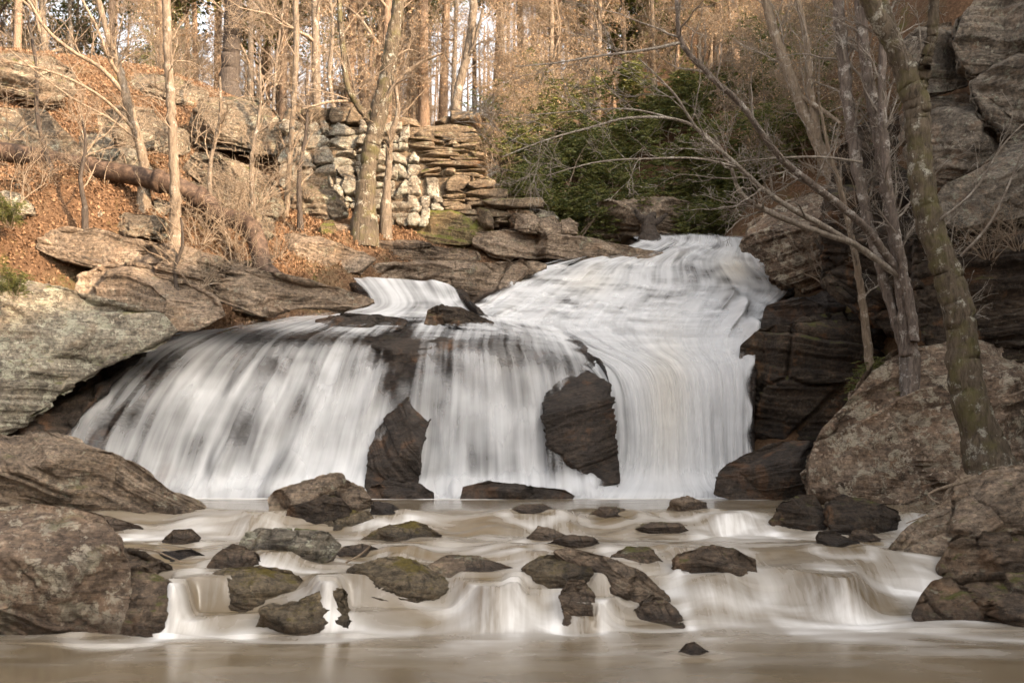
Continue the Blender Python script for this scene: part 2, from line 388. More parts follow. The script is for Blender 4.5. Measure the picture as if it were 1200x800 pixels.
# ------------------------------------------------------------------ rocks
ROCKFOOT = []
def rock(name, label, mat, Y, poly, T=None, res=6, lean=.45, dip=.15, lay=.22, amp=None, n=2.7, rough=1.0, cuts=7, cat=None, wet=None, kind=None, group=None, block=0.0, seed=None, crack=None):
    poly = np.array(poly, float); s = Y / F; foot = None
    if T is None:
        T = .42 * math.sqrt(abs(np.sum(poly[:, 0] * np.roll(poly[:, 1], -1) - np.roll(poly[:, 0], -1) * poly[:, 1])) / 2) * s
    if wet == 'creek':                                   # stand it where its foot meets the water
        bx, by = poly[:, 0].mean(), np.quantile(poly[:, 1], .9) - 2
        ys = np.linspace(7, 18, 1200); zr = CZ - (by - HP) / F * ys; lv = level((bx - 600) / F * ys, ys)
        hit = np.where(lv >= zr)[0]
        if len(hit): foot = (level((bx - 600) / F * ys[hit[0]], ys[hit[0]])[0], ys[hit[0]]); Y = ys[hit[0]] + .55 * T; s = Y / F
        poly = poly.copy(); low = poly[:, 1] > np.quantile(poly[:, 1], .6); poly[low, 1] += .10 / s
    x0, y0 = poly[:, 0], poly[:, 1]; x1, y1 = np.roll(x0, -1), np.roll(y0, -1); cr = x0 * y1 - x1 * y0; A = cr.sum() / 2
    cx = ((x0 + x1) * cr).sum() / (6 * A); cy = ((y0 + y1) * cr).sum() / (6 * A)
    q = np.stack([(x0 - cx) * s, (cy - y0) * s], 1)
    size = math.sqrt(abs(A)) * s
    # radius of the outline for every direction
    th = np.linspace(-math.pi, math.pi, 721); dx, dz = np.cos(th), np.sin(th); rad = np.full(721, 1e-3)
    for a, b in zip(q, np.roll(q, -1, 0)):
        e = b - a; den = dx * e[1] - dz * e[0]; den = np.where(np.abs(den) < 1e-9, 1e-9, den)
        tt = (a[0] * e[1] - a[1] * e[0]) / den; uu = (a[0] * dz - a[1] * dx) / den
        ok = (uu >= -1e-6) & (uu <= 1 + 1e-6) & (tt > 0); rad = np.where(ok, np.maximum(rad, tt), rad)
    ker = np.hanning(9); ker /= ker.sum(); rad = np.convolve(np.concatenate([rad[-6:-1], rad, rad[1:6]]), ker, 'same')[5:-5]
    V, Tr = ico(res); seed = (abs(hash(label)) if seed is None else seed); 
    seed = sum(ord(c) * (i + 3) for i, c in enumerate(label)) % 9973
    g = np.random.default_rng(seed)
    a = np.arcsin(np.clip(np.hypot(V[:, 0], V[:, 2]), 0, 1)); rho = np.sin(a) ** (2 / n)
    dy = np.sign(V[:, 1]) * np.clip(np.abs(V[:, 1]), 0, 1) ** (2 / n)
    t_ = np.arctan2(V[:, 2], V[:, 0]); rr = np.interp(t_, th, rad)
    p = np.stack([rho * rr * np.cos(t_), T * dy, rho * rr * np.sin(t_)], 1)
    p[:, 1] += lean * p[:, 2] * min(1, T / (size * .42))
    # broken flat facets
    back = lean * p[:, 2] * min(1, T / (size * .42)) + .40 * T; front = V[:, 1] < .45
    for k in range(cuts * 2):
        d = g.normal(size=3) * [1, 1, .8]; d[1] = -abs(d[1]) - .55; d /= np.linalg.norm(d)
        if k % 4 == 0: d = np.array([g.normal() * .22 + math.sin(dip) * .8, -.45 - .3 * g.random(), 1.0]); d /= np.linalg.norm(d)
        if k % 4 == 1: d = np.array([g.normal() * .5, -1.0, -.1 + .3 * g.normal()]); d /= np.linalg.norm(d)
        h = p @ d; lim = np.quantile(h, g.uniform(.76, .94)); ex = np.clip(h - lim, 0, None)
        ny = np.minimum(p[:, 1] + ex / abs(d[1]), np.maximum(p[:, 1], back)); p[:, 1] = np.where(front, ny, p[:, 1])
    N = None
    c0 = P(cx, cy, Y); wp = p + c0[None] + seed * .37
    N = vnormals(p, Tr)
    N = vnormals(p, Tr)
    if amp is None: amp = .05 * size ** .8
    amp = amp * rough
    # layers of foliated rock, some proud and some eroded
    nv = np.array([math.sin(dip), -.10, math.cos(dip)]); nv /= np.linalg.norm(nv)
    warp = fbm(wp * .9 / max(size, .6), 3) * .55 * lay * 2
    disp = np.zeros(len(p))
    for li, (tk, am) in enumerate(((lay, 1.0), (lay * .37, .5))):
        sc_ = (wp @ nv + warp) / tk + 3.7 * li; i = np.floor(sc_); f = sc_ - i
        h0 = hash01(i + seed); h1 = hash01(i + 1 + seed)
        disp += 1.35 * am * amp * ((h0 + (h1 - h0) * sstep(.80, 1, f)) - .5 + .35 * (f - .5))
    big = fbm(wp * 1.3 / max(size, .3), 3); disp = disp * (.55 + .45 * np.clip(1 - N @ nv, 0, 1.2)) + big * amp * (.8 if wet == 'creek' else 1.5)
    disp += amp * .55 * fbm(wp * 4.0 / max(size, .3), 5, ridged=True)
    disp += .012 * rough * fbm(wp * 9.0, 5)
    if crack is None: crack = float(g.choice([.08, .2, .45, .8]))
    f1, f2, cid = worley(wp * np.array([1.5, 1.5, g.uniform(1.4, 3.4)]) / max(size, .3) * g.uniform(.6, 1.5) + big[:, None] * .25)
    disp += (.35 + crack) * amp * 1.6 * (hash01(cid) - .5) * sstep(0, .06, f2 - f1)
    disp -= amp * crack * (1.1 + block) * (1 - sstep(.0, .06, f2 - f1))
    p = p + N * disp[:, None]
    W = p + c0[None]
    if wet is None: wv = np.zeros(len(p))
    elif wet == 'creek':
        lv = level(W[:, 0], np.full(len(p), c0[1] - T * .6)); wv = 1 - sstep(.02, .08 + .20 * size, W[:, 2] - lv + .10 * size * fbm(wp * 3, 3))
        ROCKFOOT.append((c0[0], c0[1] + lean * (p[:, 2].min()) * .5, np.ptp(p[:, 0]) / 2, T, foot))
    else: wv = 1 - sstep(wet - .25, wet + .35, W[:, 2])
    o = obj(name, mesh(name, p, Tr, True, {"wet": wv}), M[mat], None, c0)
    tag(o, label, cat or name.replace("_", " "), group, kind)
    return o
def r_(*a, **k): return rock(*a, **k)

# --- stream rocks of the lower cascade
ck = dict(wet='creek', lay=.10)
r_("boulder", "large brown lichen spotted boulder at the bottom left corner of the pool", 'craggy', 8.7, [(-90,605),(0,594),(45,599),(92,611),(118,638),(134,668),(142,700),(136,738),(80,752),(0,758),(-90,758)], T=.75, res=7, wet='creek', lay=.3, rough=.8, cuts=5)
r_("boulder", "dark brown low boulder tucked against the right side of the corner boulder", 'brown', 8.95, [(108,680),(128,668),(158,670),(186,684),(196,705),(196,738),(160,748),(112,748)], T=.4, **ck)
r_("rock_slab", "long tan layered slab rock sloping down right below the left falls", 'tan', 13.0, [(-110,520),(0,513),(22,511),(62,519),(110,534),(150,551),(190,578),(246,604),(240,612),(210,620),(150,624),(90,618),(0,612),(-110,612)], T=1.1, res=7, dip=.42, wet='creek', lay=.15, crack=.1, rough=1.3)
r_("boulder", "rounded grey brown boulder at the left edge in front of the long slab", 'brown', 11.4, [(-70,560),(0,553),(30,556),(54,574),(67,600),(60,612),(0,618),(-70,618)], T=.5, **ck)
r_("rock_slab", "flat brown ledge stone under the foot of the long tan slab", 'brown', 11.9, [(64,604),(95,600),(130,608),(164,620),(150,627),(100,628),(70,622)], T=.4, dip=.3, **ck)
r_("rock_slab", "brown tapering rock lying between corner boulder and small chute", 'brown', 9.75, [(108,648),(120,640),(150,648),(180,658),(206,674),(212,686),(190,690),(150,690),(125,676)], T=.3, dip=.4, **ck)
r_("stone", "small dark stone in the tan water below the slab tip", 'brown', 12.0, [(188,634),(200,621),(222,620),(234,630),(226,638),(196,639)], **ck)
r_("stone", "dark triangular stone standing alone in calm water left of centre", 'brown', 10.6, [(240,664),(250,650),(268,638),(282,641),(296,650),(310,666),(290,671),(250,671)], **ck)
r_("rock_slab", "flat grey green rock slab with vertical split lying low in the stream", 'grey', 11.6, [(278,634),(286,624),(330,623),(380,627),(398,640),(388,648),(330,650),(290,645)], T=.35, lean=.9, **ck)
r_("rock_slab", "tan tilted slab topping the rock pile in the upper pool", 'tan', 13.9, [(309,586),(314,577),(345,568),(380,556),(394,556),(404,568),(408,580),(380,590),(350,596),(324,602),(314,598)], T=.7, res=6, dip=-.28, wet=None, lay=.12, lean=.9, crack=.1)
r_("boulder", "brown faceted block leaning in front of the tilted slab", 'dark', 13.9, [(328,612),(334,597),(362,588),(390,578),(404,590),(414,604),(400,618),(340,622)], T=.3, **ck)  # dark rock colour stands in for the shadow gap under the slab
r_("boulder", "tan wedge rock on the right end of the rock pile", 'tan', 14.4, [(392,574),(402,562),(420,572),(438,590),(434,602),(414,606),(400,596)], T=.3, **ck)
r_("rock_slab", "low mossy flat rock at the front of the rock pile", 'mossy', 13.2, [(340,622),(372,609),(400,600),(428,600),(440,616),(430,626),(360,628)], T=.3, lean=.9, **ck)
r_("stone", "grey blue wedge stone right of the rock pile", 'wet', 14.6, [(428,606),(438,588),(452,589),(478,603),(470,609)], T=.25, **ck)
r_("rock_slab", "mossy gold topped rock barely rising from rippled water", 'mossy', 12.0, [(406,632),(440,622),(478,612),(494,616),(518,629),(490,636),(430,638)], T=.35, lean=.9, **ck)
r_("rock_slab", "large flat topped mossy rock overhanging foam, left of centre", 'mossy', 9.75, [(398,690),(408,668),(440,659),(476,659),(502,674),(530,690),(538,702),(530,718),(490,720),(455,714),(425,704)], T=.5, res=7, lean=.9, dip=.22, **ck)
r_("rock_slab", "dark undercut mossy rock between the left chute and low block", 'mossy', 9.6, [(232,700),(236,682),(250,672),(292,668),(332,674),(348,686),(338,700),(304,712),(276,726),(246,722)], T=.45, res=6, lean=.8, **ck)
r_("boulder", "wet grey block with thin water sliding over its face", 'mossy', 9.3, [(294,728),(308,712),(344,709),(372,699),(396,696),(404,715),(408,742),(350,748),(304,746)], T=.3, cuts=10, **ck)
r_("rock_slab", "speckled brown rock behind the large flat mossy rock", 'tan', 10.5, [(494,668),(518,655),(560,655),(602,668),(590,682),(530,684),(500,678)], T=.35, lean=.9, **ck)
r_("boulder", "round mossy hump with water veiling over its front", 'mossy', 10.0, [(606,690),(612,668),(634,655),(664,653),(690,662),(699,682),(694,696),(650,700)], T=.45, **ck)
r_("boulder", "dark upright egg shaped rock below the mossy hump", 'brown', 9.45, [(656,700),(668,682),(686,682),(698,700),(700,722),(686,730),(664,728)], T=.25, **ck)
r_("rock_slab", "long narrow brown rock slanting like a log down to the right", 'tan', 10.0, [(646,648),(668,643),(715,655),(758,673),(786,690),(786,704),(752,704),(712,686),(678,667)], T=.22, dip=.5, **ck)
r_("boulder", "submerged smooth brown hump right of the log shaped rock", 'brown', 11.0, [(696,672),(714,655),(740,643),(766,646),(784,664),(788,678),(740,682)], T=.4, lean=.9, **ck)
r_("stone", "pointed dark stone at the foot of the foam right of centre", 'brown', 9.35, [(720,730),(746,716),(768,702),(786,708),(802,726),(790,734),(740,736)], T=.25, **ck)
r_("stone", "tiny dark stone alone in the calm front pool", 'brown', 8.3, [(794,768),(806,756),(816,754),(834,766),(826,772),(802,772)], T=.12, **ck)
r_("stone", "small brown stone with flat top in mid stream", 'tan', 12.3, [(618,630),(632,618),(650,621),(668,630),(660,637),(630,637)], T=.25, **ck)
r_("rock_slab", "flat dark stone just in front of the mid stream stone", 'brown', 11.7, [(636,640),(665,628),(698,631),(706,640),(690,645),(650,645)], T=.3, **ck)
r_("stone", "square brown stone on the lip of the upper pool", 'tan', 14.2, [(781,600),(788,586),(808,582),(830,589),(830,600),(812,604)], T=.25, **ck)
r_("rock_slab", "low flat brown stone left of the small veil fall", 'brown', 12.8, [(736,622),(768,612),(800,614),(810,624),(796,630),(750,630)], T=.35, lean=.9, **ck)
r_("boulder", "rounded wet rock under the lower small veil fall", 'brown', 10.95, [(788,672),(796,652),(830,642),(866,645),(890,658),(892,674),(840,680)], T=.35, **ck)
r_("boulder", "dark round boulder right of the upper small veil fall", 'dark', 13.3, [(906,612),(922,592),(944,580),(964,581),(972,600),(964,626),(930,632),(912,626)], T=.4, **ck)
r_("boulder", "flat topped dark boulder beside the round boulder, right stream", 'dark', 13.4, [(968,612),(976,590),(990,583),(1022,585),(1062,601),(1052,622),(1010,632),(980,628)], T=.5, **ck)
r_("stone", "dark wedge stone lying in water below the flat topped boulder", 'dark', 12.4, [(962,640),(964,624),(980,622),(1012,638),(1016,645),(975,646)], T=.25, **ck)
r_("stone", "small brown stone wedged under the flat topped boulder", 'brown', 12.8, [(996,632),(1004,622),(1020,620),(1034,632),(1028,638),(1004,638)], T=.2, **ck)
r_("rock_slab", "huge smooth grey tan slab rising at the right edge", 'tan', 10.2, [(1036,655),(1078,622),(1128,597),(1168,572),(1200,552),(1310,530),(1330,690),(1200,690),(1130,680),(1106,664),(1060,664)], T=.9, res=7, lean=.9, dip=-.45, lay=.2, wet='creek', rough=.8)
r_("boulder", "crumbly brown rock bulging beneath the huge right slab", 'brown', 9.6, [(1104,690),(1106,664),(1128,636),(1170,628),(1240,622),(1300,640),(1300,692),(1180,694)], T=.4, res=6, lay=.14, wet='creek')
r_("rock_slab", "flat wet brown ledge at the right edge above the pool", 'brown', 9.5, [(1076,724),(1096,700),(1110,688),(1160,681),(1320,676),(1320,745),(1150,740),(1090,734)], T=.55, lean=.7, dip=-.1, res=7, lay=.14, wet='creek')

r_("stone", "flat dark stone barely breaking the surface at the upper pool's lip, centre", 'brown', 14.2, [(598,600),(612,592),(636,591),(652,598),(646,605),(606,606)], T=.3, lean=.9, **ck)
r_("stone", "low brown stone left of the square stone on the upper pool's lip", 'brown', 14.0, [(690,604),(706,595),(732,596),(748,604),(736,610),(700,610)], T=.3, lean=.9, **ck)
r_("stone", "small brown stone between the flat grey green slab and mossy gold rock", 'brown', 11.4, [(388,652),(402,642),(424,638),(442,644),(436,652),(404,657)], T=.25, **ck)
r_("rock_slab", "low dark flat rock with water sheeting off it left of the triangular stone", 'wet', 11.0, [(160,658),(184,648),(216,646),(236,654),(226,663),(180,665)], T=.3, lean=.9, **ck)
# --- rocks in and beside the falls
r_("rock_outcrop", "dark slanting rock rib splitting the left and middle falls", 'wet', 18.95, [(432,584),(432,525),(444,492),(468,464),(490,444),(510,440),(513,458),(500,492),(494,530),(492,584)], T=.6, res=7, dip=.9, lay=.14, rough=.6, cuts=4, n=2.8, crack=.2, lean=.95)
r_("rock_outcrop", "tall dark reddish rock face between middle falls and right chute", 'wet', 19.45, [(643,566),(638,490),(641,447),(656,430),(696,429),(716,446),(722,500),(724,564),(690,574)], T=.7, res=7, dip=-.3, lay=.12, rough=.6, cuts=4, n=3.2, crack=.15, lean=.8)
r_("rock_outcrop", "mossy wet rock hump under the thin water at the lip", 'wet', 20.75, [(440,455),(436,405),(470,392),(520,393),(548,403),(530,425),(500,446),(470,465)], T=.4, res=6, rough=.5, cuts=3, n=2.1, crack=.1)
r_("boulder", "dark jagged rock sitting in the water above the lip", 'dark', 22.0, [(496,380),(500,362),(516,355),(535,360),(560,368),(580,378),(570,386),(520,386)], T=.4, dip=.3)
r_("boulder", "dark low rock at the foot of the middle falls, left one", 'wet', 17.9, [(424,588),(432,570),(458,562),(490,567),(508,578),(508,590)], T=.45)
r_("rock_slab", "long low black rock at the foot of the middle falls", 'wet', 17.8, [(538,588),(542,570),(574,564),(618,570),(662,574),(676,582),(660,590)], T=.4)
r_("rock_slab", "wet brown ledge behind the lip of the left falls", 'wet', 21.9, [(366,392),(368,373),(398,366),(440,367),(478,374),(470,386),(420,392)], T=.4)
r_("rock_slab", "long pale slab tilted above the top of the falls", 'tan', 26.6, [(552,282),(556,266),(590,263),(640,270),(720,280),(792,297),(770,310),(700,309),(640,303),(580,297)], T=1.0, res=7, dip=.2, lay=.2)
r_("rock_slab", "broad brown ledge above the small upper left fall", 'tan', 24.8, [(395,326),(412,309),(500,303),(570,303),(625,300),(645,308),(606,326),(598,348),(560,358),(535,345),(490,333),(430,332)], T=.9, res=7, lay=.2, wet=5.9)
r_("rock_slab", "dark narrow ledge with a trickle below the pale slab", 'brown', 26.0, [(395,296),(420,282),(480,283),(560,290),(565,303),(500,308),(420,310)], T=.8, lay=.15)
r_("rock_slab", "flat tan ledge below the stone wall on the left of the falls", 'tan', 24.6, [(300,300),(312,272),(340,268),(398,284),(440,300),(420,318),(360,322),(315,318)], T=.8, res=6, dip=.25)
r_("rock_slab", "long sloping tan ledge running down to the lip of the left falls", 'tan', 19.6, [(20,282),(38,256),(80,256),(130,268),(180,280),(215,290),(262,305),(330,320),(400,337),(446,351),(420,362),(350,360),(310,372),(255,352),(190,330),(120,315),(60,300)], T=1.0, res=7, dip=.30, lay=.20)
r_("rock_outcrop", "pale brown bulging rock under the long sloping ledge", 'tan', 18.8, [(80,350),(78,318),(106,302),(160,305),(205,322),(250,345),(262,368),(230,388),(170,388),(110,376)], T=.7, res=7, dip=.2, lay=.25, rough=.8)
r_("rock_outcrop", "grey lichen covered rock face at the left edge beside the falls", 'grey', 18.2, [(-130,300),(0,318),(50,330),(110,345),(180,362),(200,385),(160,408),(112,430),(66,458),(36,492),(0,522),(-130,545)], T=.8, res=7, dip=.1, lay=.35, rough=.8)
r_("rock_outcrop", "dark mossy undercut wall below the lichen face, left of falls", 'wet', 18.7, [(-130,450),(0,425),(60,415),(120,404),(165,396),(130,432),(92,474),(66,512),(50,560),(45,610),(-130,610)], T=.8, res=7, lay=.3)
r_("rock_outcrop", "lichened domed boulder right of the top of the falls", 'craggy', 24.2, [(866,285),(880,262),(905,242),(930,226),(965,212),(1000,225),(1020,270),(1015,320),(985,338),(935,340),(905,326),(893,300)], T=1.2, res=7, dip=-.3)
r_("rock_slab", "dark ledge with seeping water right of the upper chute", 'wet', 22.2, [(890,392),(902,356),(950,346),(1000,332),(1040,345),(1030,372),(960,384)], T=.9, lay=.2)
r_("rock_outcrop", "tall black mossy wall on the right of the waterfall", 'dark', 20.6, [(876,400),(900,380),(940,374),(1000,362),(1070,350),(1110,400),(1090,480),(1020,520),(985,560),(900,560),(880,500),(870,440)], T=1.2, res=7, lean=.2, lay=.35, wet=2.2)
r_("boulder", "big dark wet boulder at the right foot of the falls", 'wet', 17.5, [(838,580),(848,552),(880,532),(925,517),(962,517),(985,530),(985,588),(880,592)], T=.8, res=7, dip=-.2)
r_("boulder", "huge craggy lichen blotched boulder under the leaning tree, right bank", 'craggy', 15.8, [(946,580),(952,540),(972,505),(1005,475),(1045,436),(1085,412),(1150,398),(1220,400),(1330,380),(1330,600),(1120,592),(1020,592),(955,590)], T=1.3, res=7, lean=.6, dip=-.35, lay=.35, rough=1.15, cuts=10)
# --- right cliff blocks
r_("rock_outcrop", "squarish grey cliff block left end of the top right cliff", 'cliff', 18.6, [(1062,60),(1070,35),(1092,18),(1128,12),(1138,40),(1142,95),(1110,104),(1080,106),(1066,90)], T=.9, n=4, lean=.2)
r_("rock_outcrop", "massive overhanging grey block at the top right corner", 'cliff', 17.8, [(1128,40),(1140,8),(1165,-25),(1340,-60),(1340,50),(1240,62),(1190,72),(1150,80),(1136,66)], T=1.1, n=3.6, lean=.1, res=7)
r_("rock_outcrop", "tall grey cliff block under the squarish one, top right", 'cliff', 18.3, [(1076,150),(1078,108),(1110,104),(1145,96),(1164,112),(1168,165),(1158,200),(1130,216),(1096,208)], T=.9, n=4, lean=.15)
r_("rock_outcrop", "flat capped block wedged beneath the overhanging corner block", 'cliff', 17.6, [(1150,95),(1158,80),(1200,66),(1340,45),(1340,150),(1230,150),(1185,155),(1164,130)], T=.9, n=3.6, lean=.2, res=6)
r_("rock_outcrop", "smooth grey slanting cliff slab at the right edge", 'cliff', 17.0, [(1086,250),(1110,215),(1160,190),(1200,150),(1340,90),(1340,250),(1230,250),(1120,272)], T=.8, lean=.5, dip=-.5, res=7, rough=.7)
r_("rock_outcrop", "dark layered lower cliff beneath the slanting slab, right edge", 'dark', 16.9, [(1080,340),(1090,268),(1130,250),(1240,235),(1340,220),(1340,430),(1180,440),(1110,425),(1085,400)], T=1.0, res=7, lay=.22, dip=-.1, rough=1.3)
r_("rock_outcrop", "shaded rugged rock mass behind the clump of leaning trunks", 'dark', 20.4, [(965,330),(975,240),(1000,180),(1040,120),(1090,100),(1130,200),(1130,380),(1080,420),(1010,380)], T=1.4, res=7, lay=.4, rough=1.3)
# --- upstream and left hillside
r_("boulder", "wide rounded boulder across the creek upstream of the falls", 'tan', 31, [(684,262),(690,246),(704,234),(760,229),(830,233),(886,244),(900,262),(880,276),(760,278),(700,276)], T=1.3, res=7, lay=.28)
r_("boulder", "sunlit overhanging boulder with yellow lichen on the left hilltop", 'pale', 27.4, [(222,155),(236,122),(262,99),(290,102),(318,124),(333,146),(334,172),(318,182),(286,178),(255,176),(232,172)], T=1.3, res=7, lay=.35)
r_("rock_outcrop", "pale sunlit bedrock slope below the overhanging boulder", 'pale', 25.8, [(205,190),(218,168),(250,176),(295,190),(322,212),(334,245),(320,268),(290,262),(262,238),(232,212)], T=.8, res=7, dip=.4)
r_("rock_slab", "grey tilted slab on the leafy bank above the sloping ledge", 'grey', 21.2, [(32,222),(40,197),(62,202),(94,225),(120,250),(112,260),(70,252),(42,240)], T=.5, res=6, dip=.5, lay=.12)
r_("rock_outcrop", "smooth pale rock striped by trunk shadows at the left edge", 'pale', 23.4, [(-120,130),(0,114),(36,116),(62,142),(92,172),(90,190),(40,190),(-120,200)], T=.9, res=7, rough=.7)
r_("stone", "flat grey stone beside the rusty pipe", 'grey', 22.3, [(92,166),(100,150),(124,160),(137,176),(134,190),(108,186)], T=.35)
r_("rock_outcrop", "lit rock knob high on the left hillside edge", 'pale', 26.2, [(-120,60),(0,52),(48,54),(80,78),(82,108),(60,118),(0,108),(-120,115)], T=1.0, res=7)
r_("rock_outcrop", "stepped mossy rock shelf in the middle of the left hillside", 'pale', 25.2, [(104,128),(130,116),(168,120),(190,142),(186,172),(150,178),(116,166)], T=.8, res=6)
r_("rock_slab", "broad flat rock on the crest behind the pale trunk", 'pale', 29.2, [(128,96),(150,76),(200,84),(240,102),(236,124),(190,124),(150,114)], T=1.2, res=6)
r_("boulder", "angular pink grey boulder at the left foot of the stone wall", 'pale', 26.6, [(330,245),(334,208),(352,196),(376,204),(400,230),(408,250),(380,264),(340,268)], T=.7, res=6, cuts=10)
r_("stone", "low pale stone on the leafy bank below the wall tree", 'tan', 25.9, [(368,274),(384,258),(410,262),(428,274),(410,282),(380,282)], T=.35)
r_("rock_outcrop", "green mossy bank rock at the base of the wall", 'moss', 27.2, [(482,284),(488,252),(512,238),(548,242),(572,252),(582,280),(540,288)], T=.6, res=6)
r_("stone", "tan square stone right of the drain opening", 'tan', 26.9, [(603,268),(606,250),(622,248),(634,256),(634,272),(616,274)], T=.3, n=4)
r_("stone", "pinkish block beside the drain, second to its right", 'tan', 26.8, [(630,270),(634,254),(650,250),(658,260),(656,274),(640,276)], T=.3, n=4)
r_("stone", "round pale stone last of the row right of the drain", 'tan', 27.0, [(654,272),(658,256),(668,253),(678,262),(676,274)], T=.3)
r_("stone", "grey loose stone resting against the drain lintel", 'grey', 27.6, [(612,252),(624,243),(648,246),(656,256),(630,258)], T=.3)

r_("rock_slab", "buff layered rock beneath the pipe, left of the pale tree", 'pale', 23.4, [(205,215),(222,208),(250,226),(262,246),(246,254),(220,240)], T=.5, res=6, dip=.4)
r_("rock_slab", "grey slab between stepped mossy shelf and the pipe", 'grey', 23.9, [(118,182),(136,166),(160,172),(176,196),(168,212),(136,202)], T=.5, res=6, dip=.3)
r_("boulder", "brown boulder in the leaves behind the curved tree", 'pale', 24.6, [(176,150),(196,140),(216,152),(222,176),(206,186),(182,176)], T=.5, res=6)
r_("stone", "small lit stone left of the grey tilted slab", 'pale', 20.9, [(6,222),(18,210),(34,214),(40,228),(26,236),(10,234)], T=.3)
r_("moss_clump", "bright green moss clump below the pink boulder", 'moss', 25.6, [(372,274),(378,258),(388,256),(394,266),(392,278)], T=.25)
r_("rock_outcrop", "ivy dark jagged bedrock between the two lower ledges, left", 'brown', 21.6, [(238,330),(250,300),(290,300),(330,318),(345,340),(320,366),(270,366)], T=.8, res=6, lay=.25)

r_("rock_outcrop", "grey jagged bedrock rib above the rusty pipe, right of the striped rock", 'grey', 24.6, [(96,196),(104,184),(84,176),(92,158),(118,150),(128,158),(116,176),(128,192)], T=.4, res=6, dip=.6)
r_("rock_slab", "low grey slab in the leaves at the left edge below the pipe", 'grey', 20.4, [(-60,250),(-20,226),(8,220),(30,236),(36,250),(0,262),(-60,268)], T=.5, res=6, dip=.4)
r_("rock_slab", "pale flat ledge half buried above the long sloping ledge", 'pale', 21.3, [(126,262),(140,248),(176,250),(206,268),(190,280),(150,276)], T=.5, res=6, dip=.35)
r_("stone", "lichened block in the leaves between curved tree and pale tree", 'grey', 22.0, [(172,244),(182,230),(196,234),(202,250),(190,258),(176,256)], T=.3)
r_("rock_outcrop", "tan lit bedrock step right of the pale tree's foot", 'pale', 23.0, [(262,262),(276,246),(300,246),(320,262),(316,278),(280,280)], T=.5, res=6, dip=.3)

# ------------------------------------------------------------------ creek surface (structure)
def creek():
    inv = np.linspace(1 / 19.2, 1 / 7.0, 640); ys = 1 / inv
    ys = np.concatenate([ys, np.linspace(6.7, -25, 50)]); pxs = np.linspace(-200, 1400, 860)
    YY, PX = np.meshgrid(ys, pxs, indexing='ij'); XX = (PX - 600) / F * np.maximum(YY, 9.0) * 1.0
    x, y = XX.ravel(), YY.ravel(); z = level(x, y); q = np.stack([x, y, np.zeros_like(x)], 1)
    foam = np.zeros_like(x)
    shp = np.zeros_like(x)
    for k in range(3):
        L = lip(x, k); W = lipw(x, k); d = y - L; s = sharp(x, k)
        st = (.10 + .90 * s) * np.clip(.8 + .7 * perlin(q * [1.1, 0, 0] + 4.4 * k), .1, 1.3)
        reach = (.50, .45, .55)[k] * (1 + .8 * perlin(q * [.7, 0, 0] + 20 + k)) + .15 * s
        f = np.where(d > 0, np.exp(-(d / (.75 * W + .05)) ** 2), np.exp(d / np.clip(reach, .15, 2)))
        foam = np.maximum(foam, st * f); shp = np.maximum(shp, s * np.exp(-((d - .5 * W) / (.8 * W)) ** 2))
    rapid = sstep(9.0, 9.9, y) * sstep(14.4, 13.2, y)
    n1 = fbm(q * [.55, 1.1, 1] + 3, 4); n2 = fbm(q * [1.3, 4.0, 1] + 8, 4); n3 = fbm(q * [.9, 2.2, 1] + 77, 3)
    foam = foam * np.clip(.85 + .9 * n1, .2, 1.4); foam += rapid * np.clip(.01 + .70 * n1 + .60 * n2, 0, .65)
    foam += sstep(7.4, 9.2, y) * sstep(9.9, 9.3, y) * np.clip(.20 + .55 * n1 + .60 * n3, 0, .7)
    # white water under the falls
    base = 18.1 + .40 * perlin(q * [.6, 0, 0] + 2) + .25 * perlin(q * [2.2, 0, 0] + 6)
    foam += 1.1 * sstep(base - .55, base + .05, y) * (x < 6)
    foam += .25 * sstep(14.5, 16, y) * np.clip(n2 + .1, 0, 1)
    for (cx, cy, rx, t, foot) in ROCKFOOT:
        if foot is not None:
            m = (np.abs(x - cx) < rx) & (y < cy + .3 * t) & (y > foot[1] - 1.2)
            k = sstep(1.0, .72, np.abs(x[m] - cx) / rx) * sstep(.35, .0, (y[m] - cy) / t)
            z[m] += (np.minimum(z[m], foot[0] + .01) - z[m]) * k; foam[m] *= 1 - .5 * k
        m = (np.abs(x - cx) < rx * 2.5) & (np.abs(y - cy) < t * 3 + .6)
        u = np.hypot((x[m] - cx) / (rx + .04), (y[m] - cy) / (t + .04))
        ring = np.exp(-((u - 1.05) / .28) ** 2)
        dn = .35 + .65 * sstep(.3, -.6, (y[m] - cy) / t)
        if cy > 9.0: foam[m] += .34 * ring * dn * sstep(15, 13.8, cy + 0 * u)
        z[m] += .02 * np.exp(-((u - 1.0) / .5) ** 2) * np.sign(y[m] - cy + t * .2)
    foam = np.clip(foam, 0, 1.25)
    z += (0 + .015 * np.clip(foam, 0, 1) + .02 * rapid) * sstep(8.6, 9.6, y) * fbm(q * [1.3, 2.4, 1], 3) + .05 * rapid * fbm(q * [.8, 1.3, 1] + 31, 3)
    me = mesh("water", np.stack([x, y, z], 1), gridfaces(len(ys), len(pxs)), True, {"foam": foam, "sharp": shp})
    tag(obj("water", me, M['creek']), "silty tan creek with smooth white rapids", "water", kind="structure")
creek()

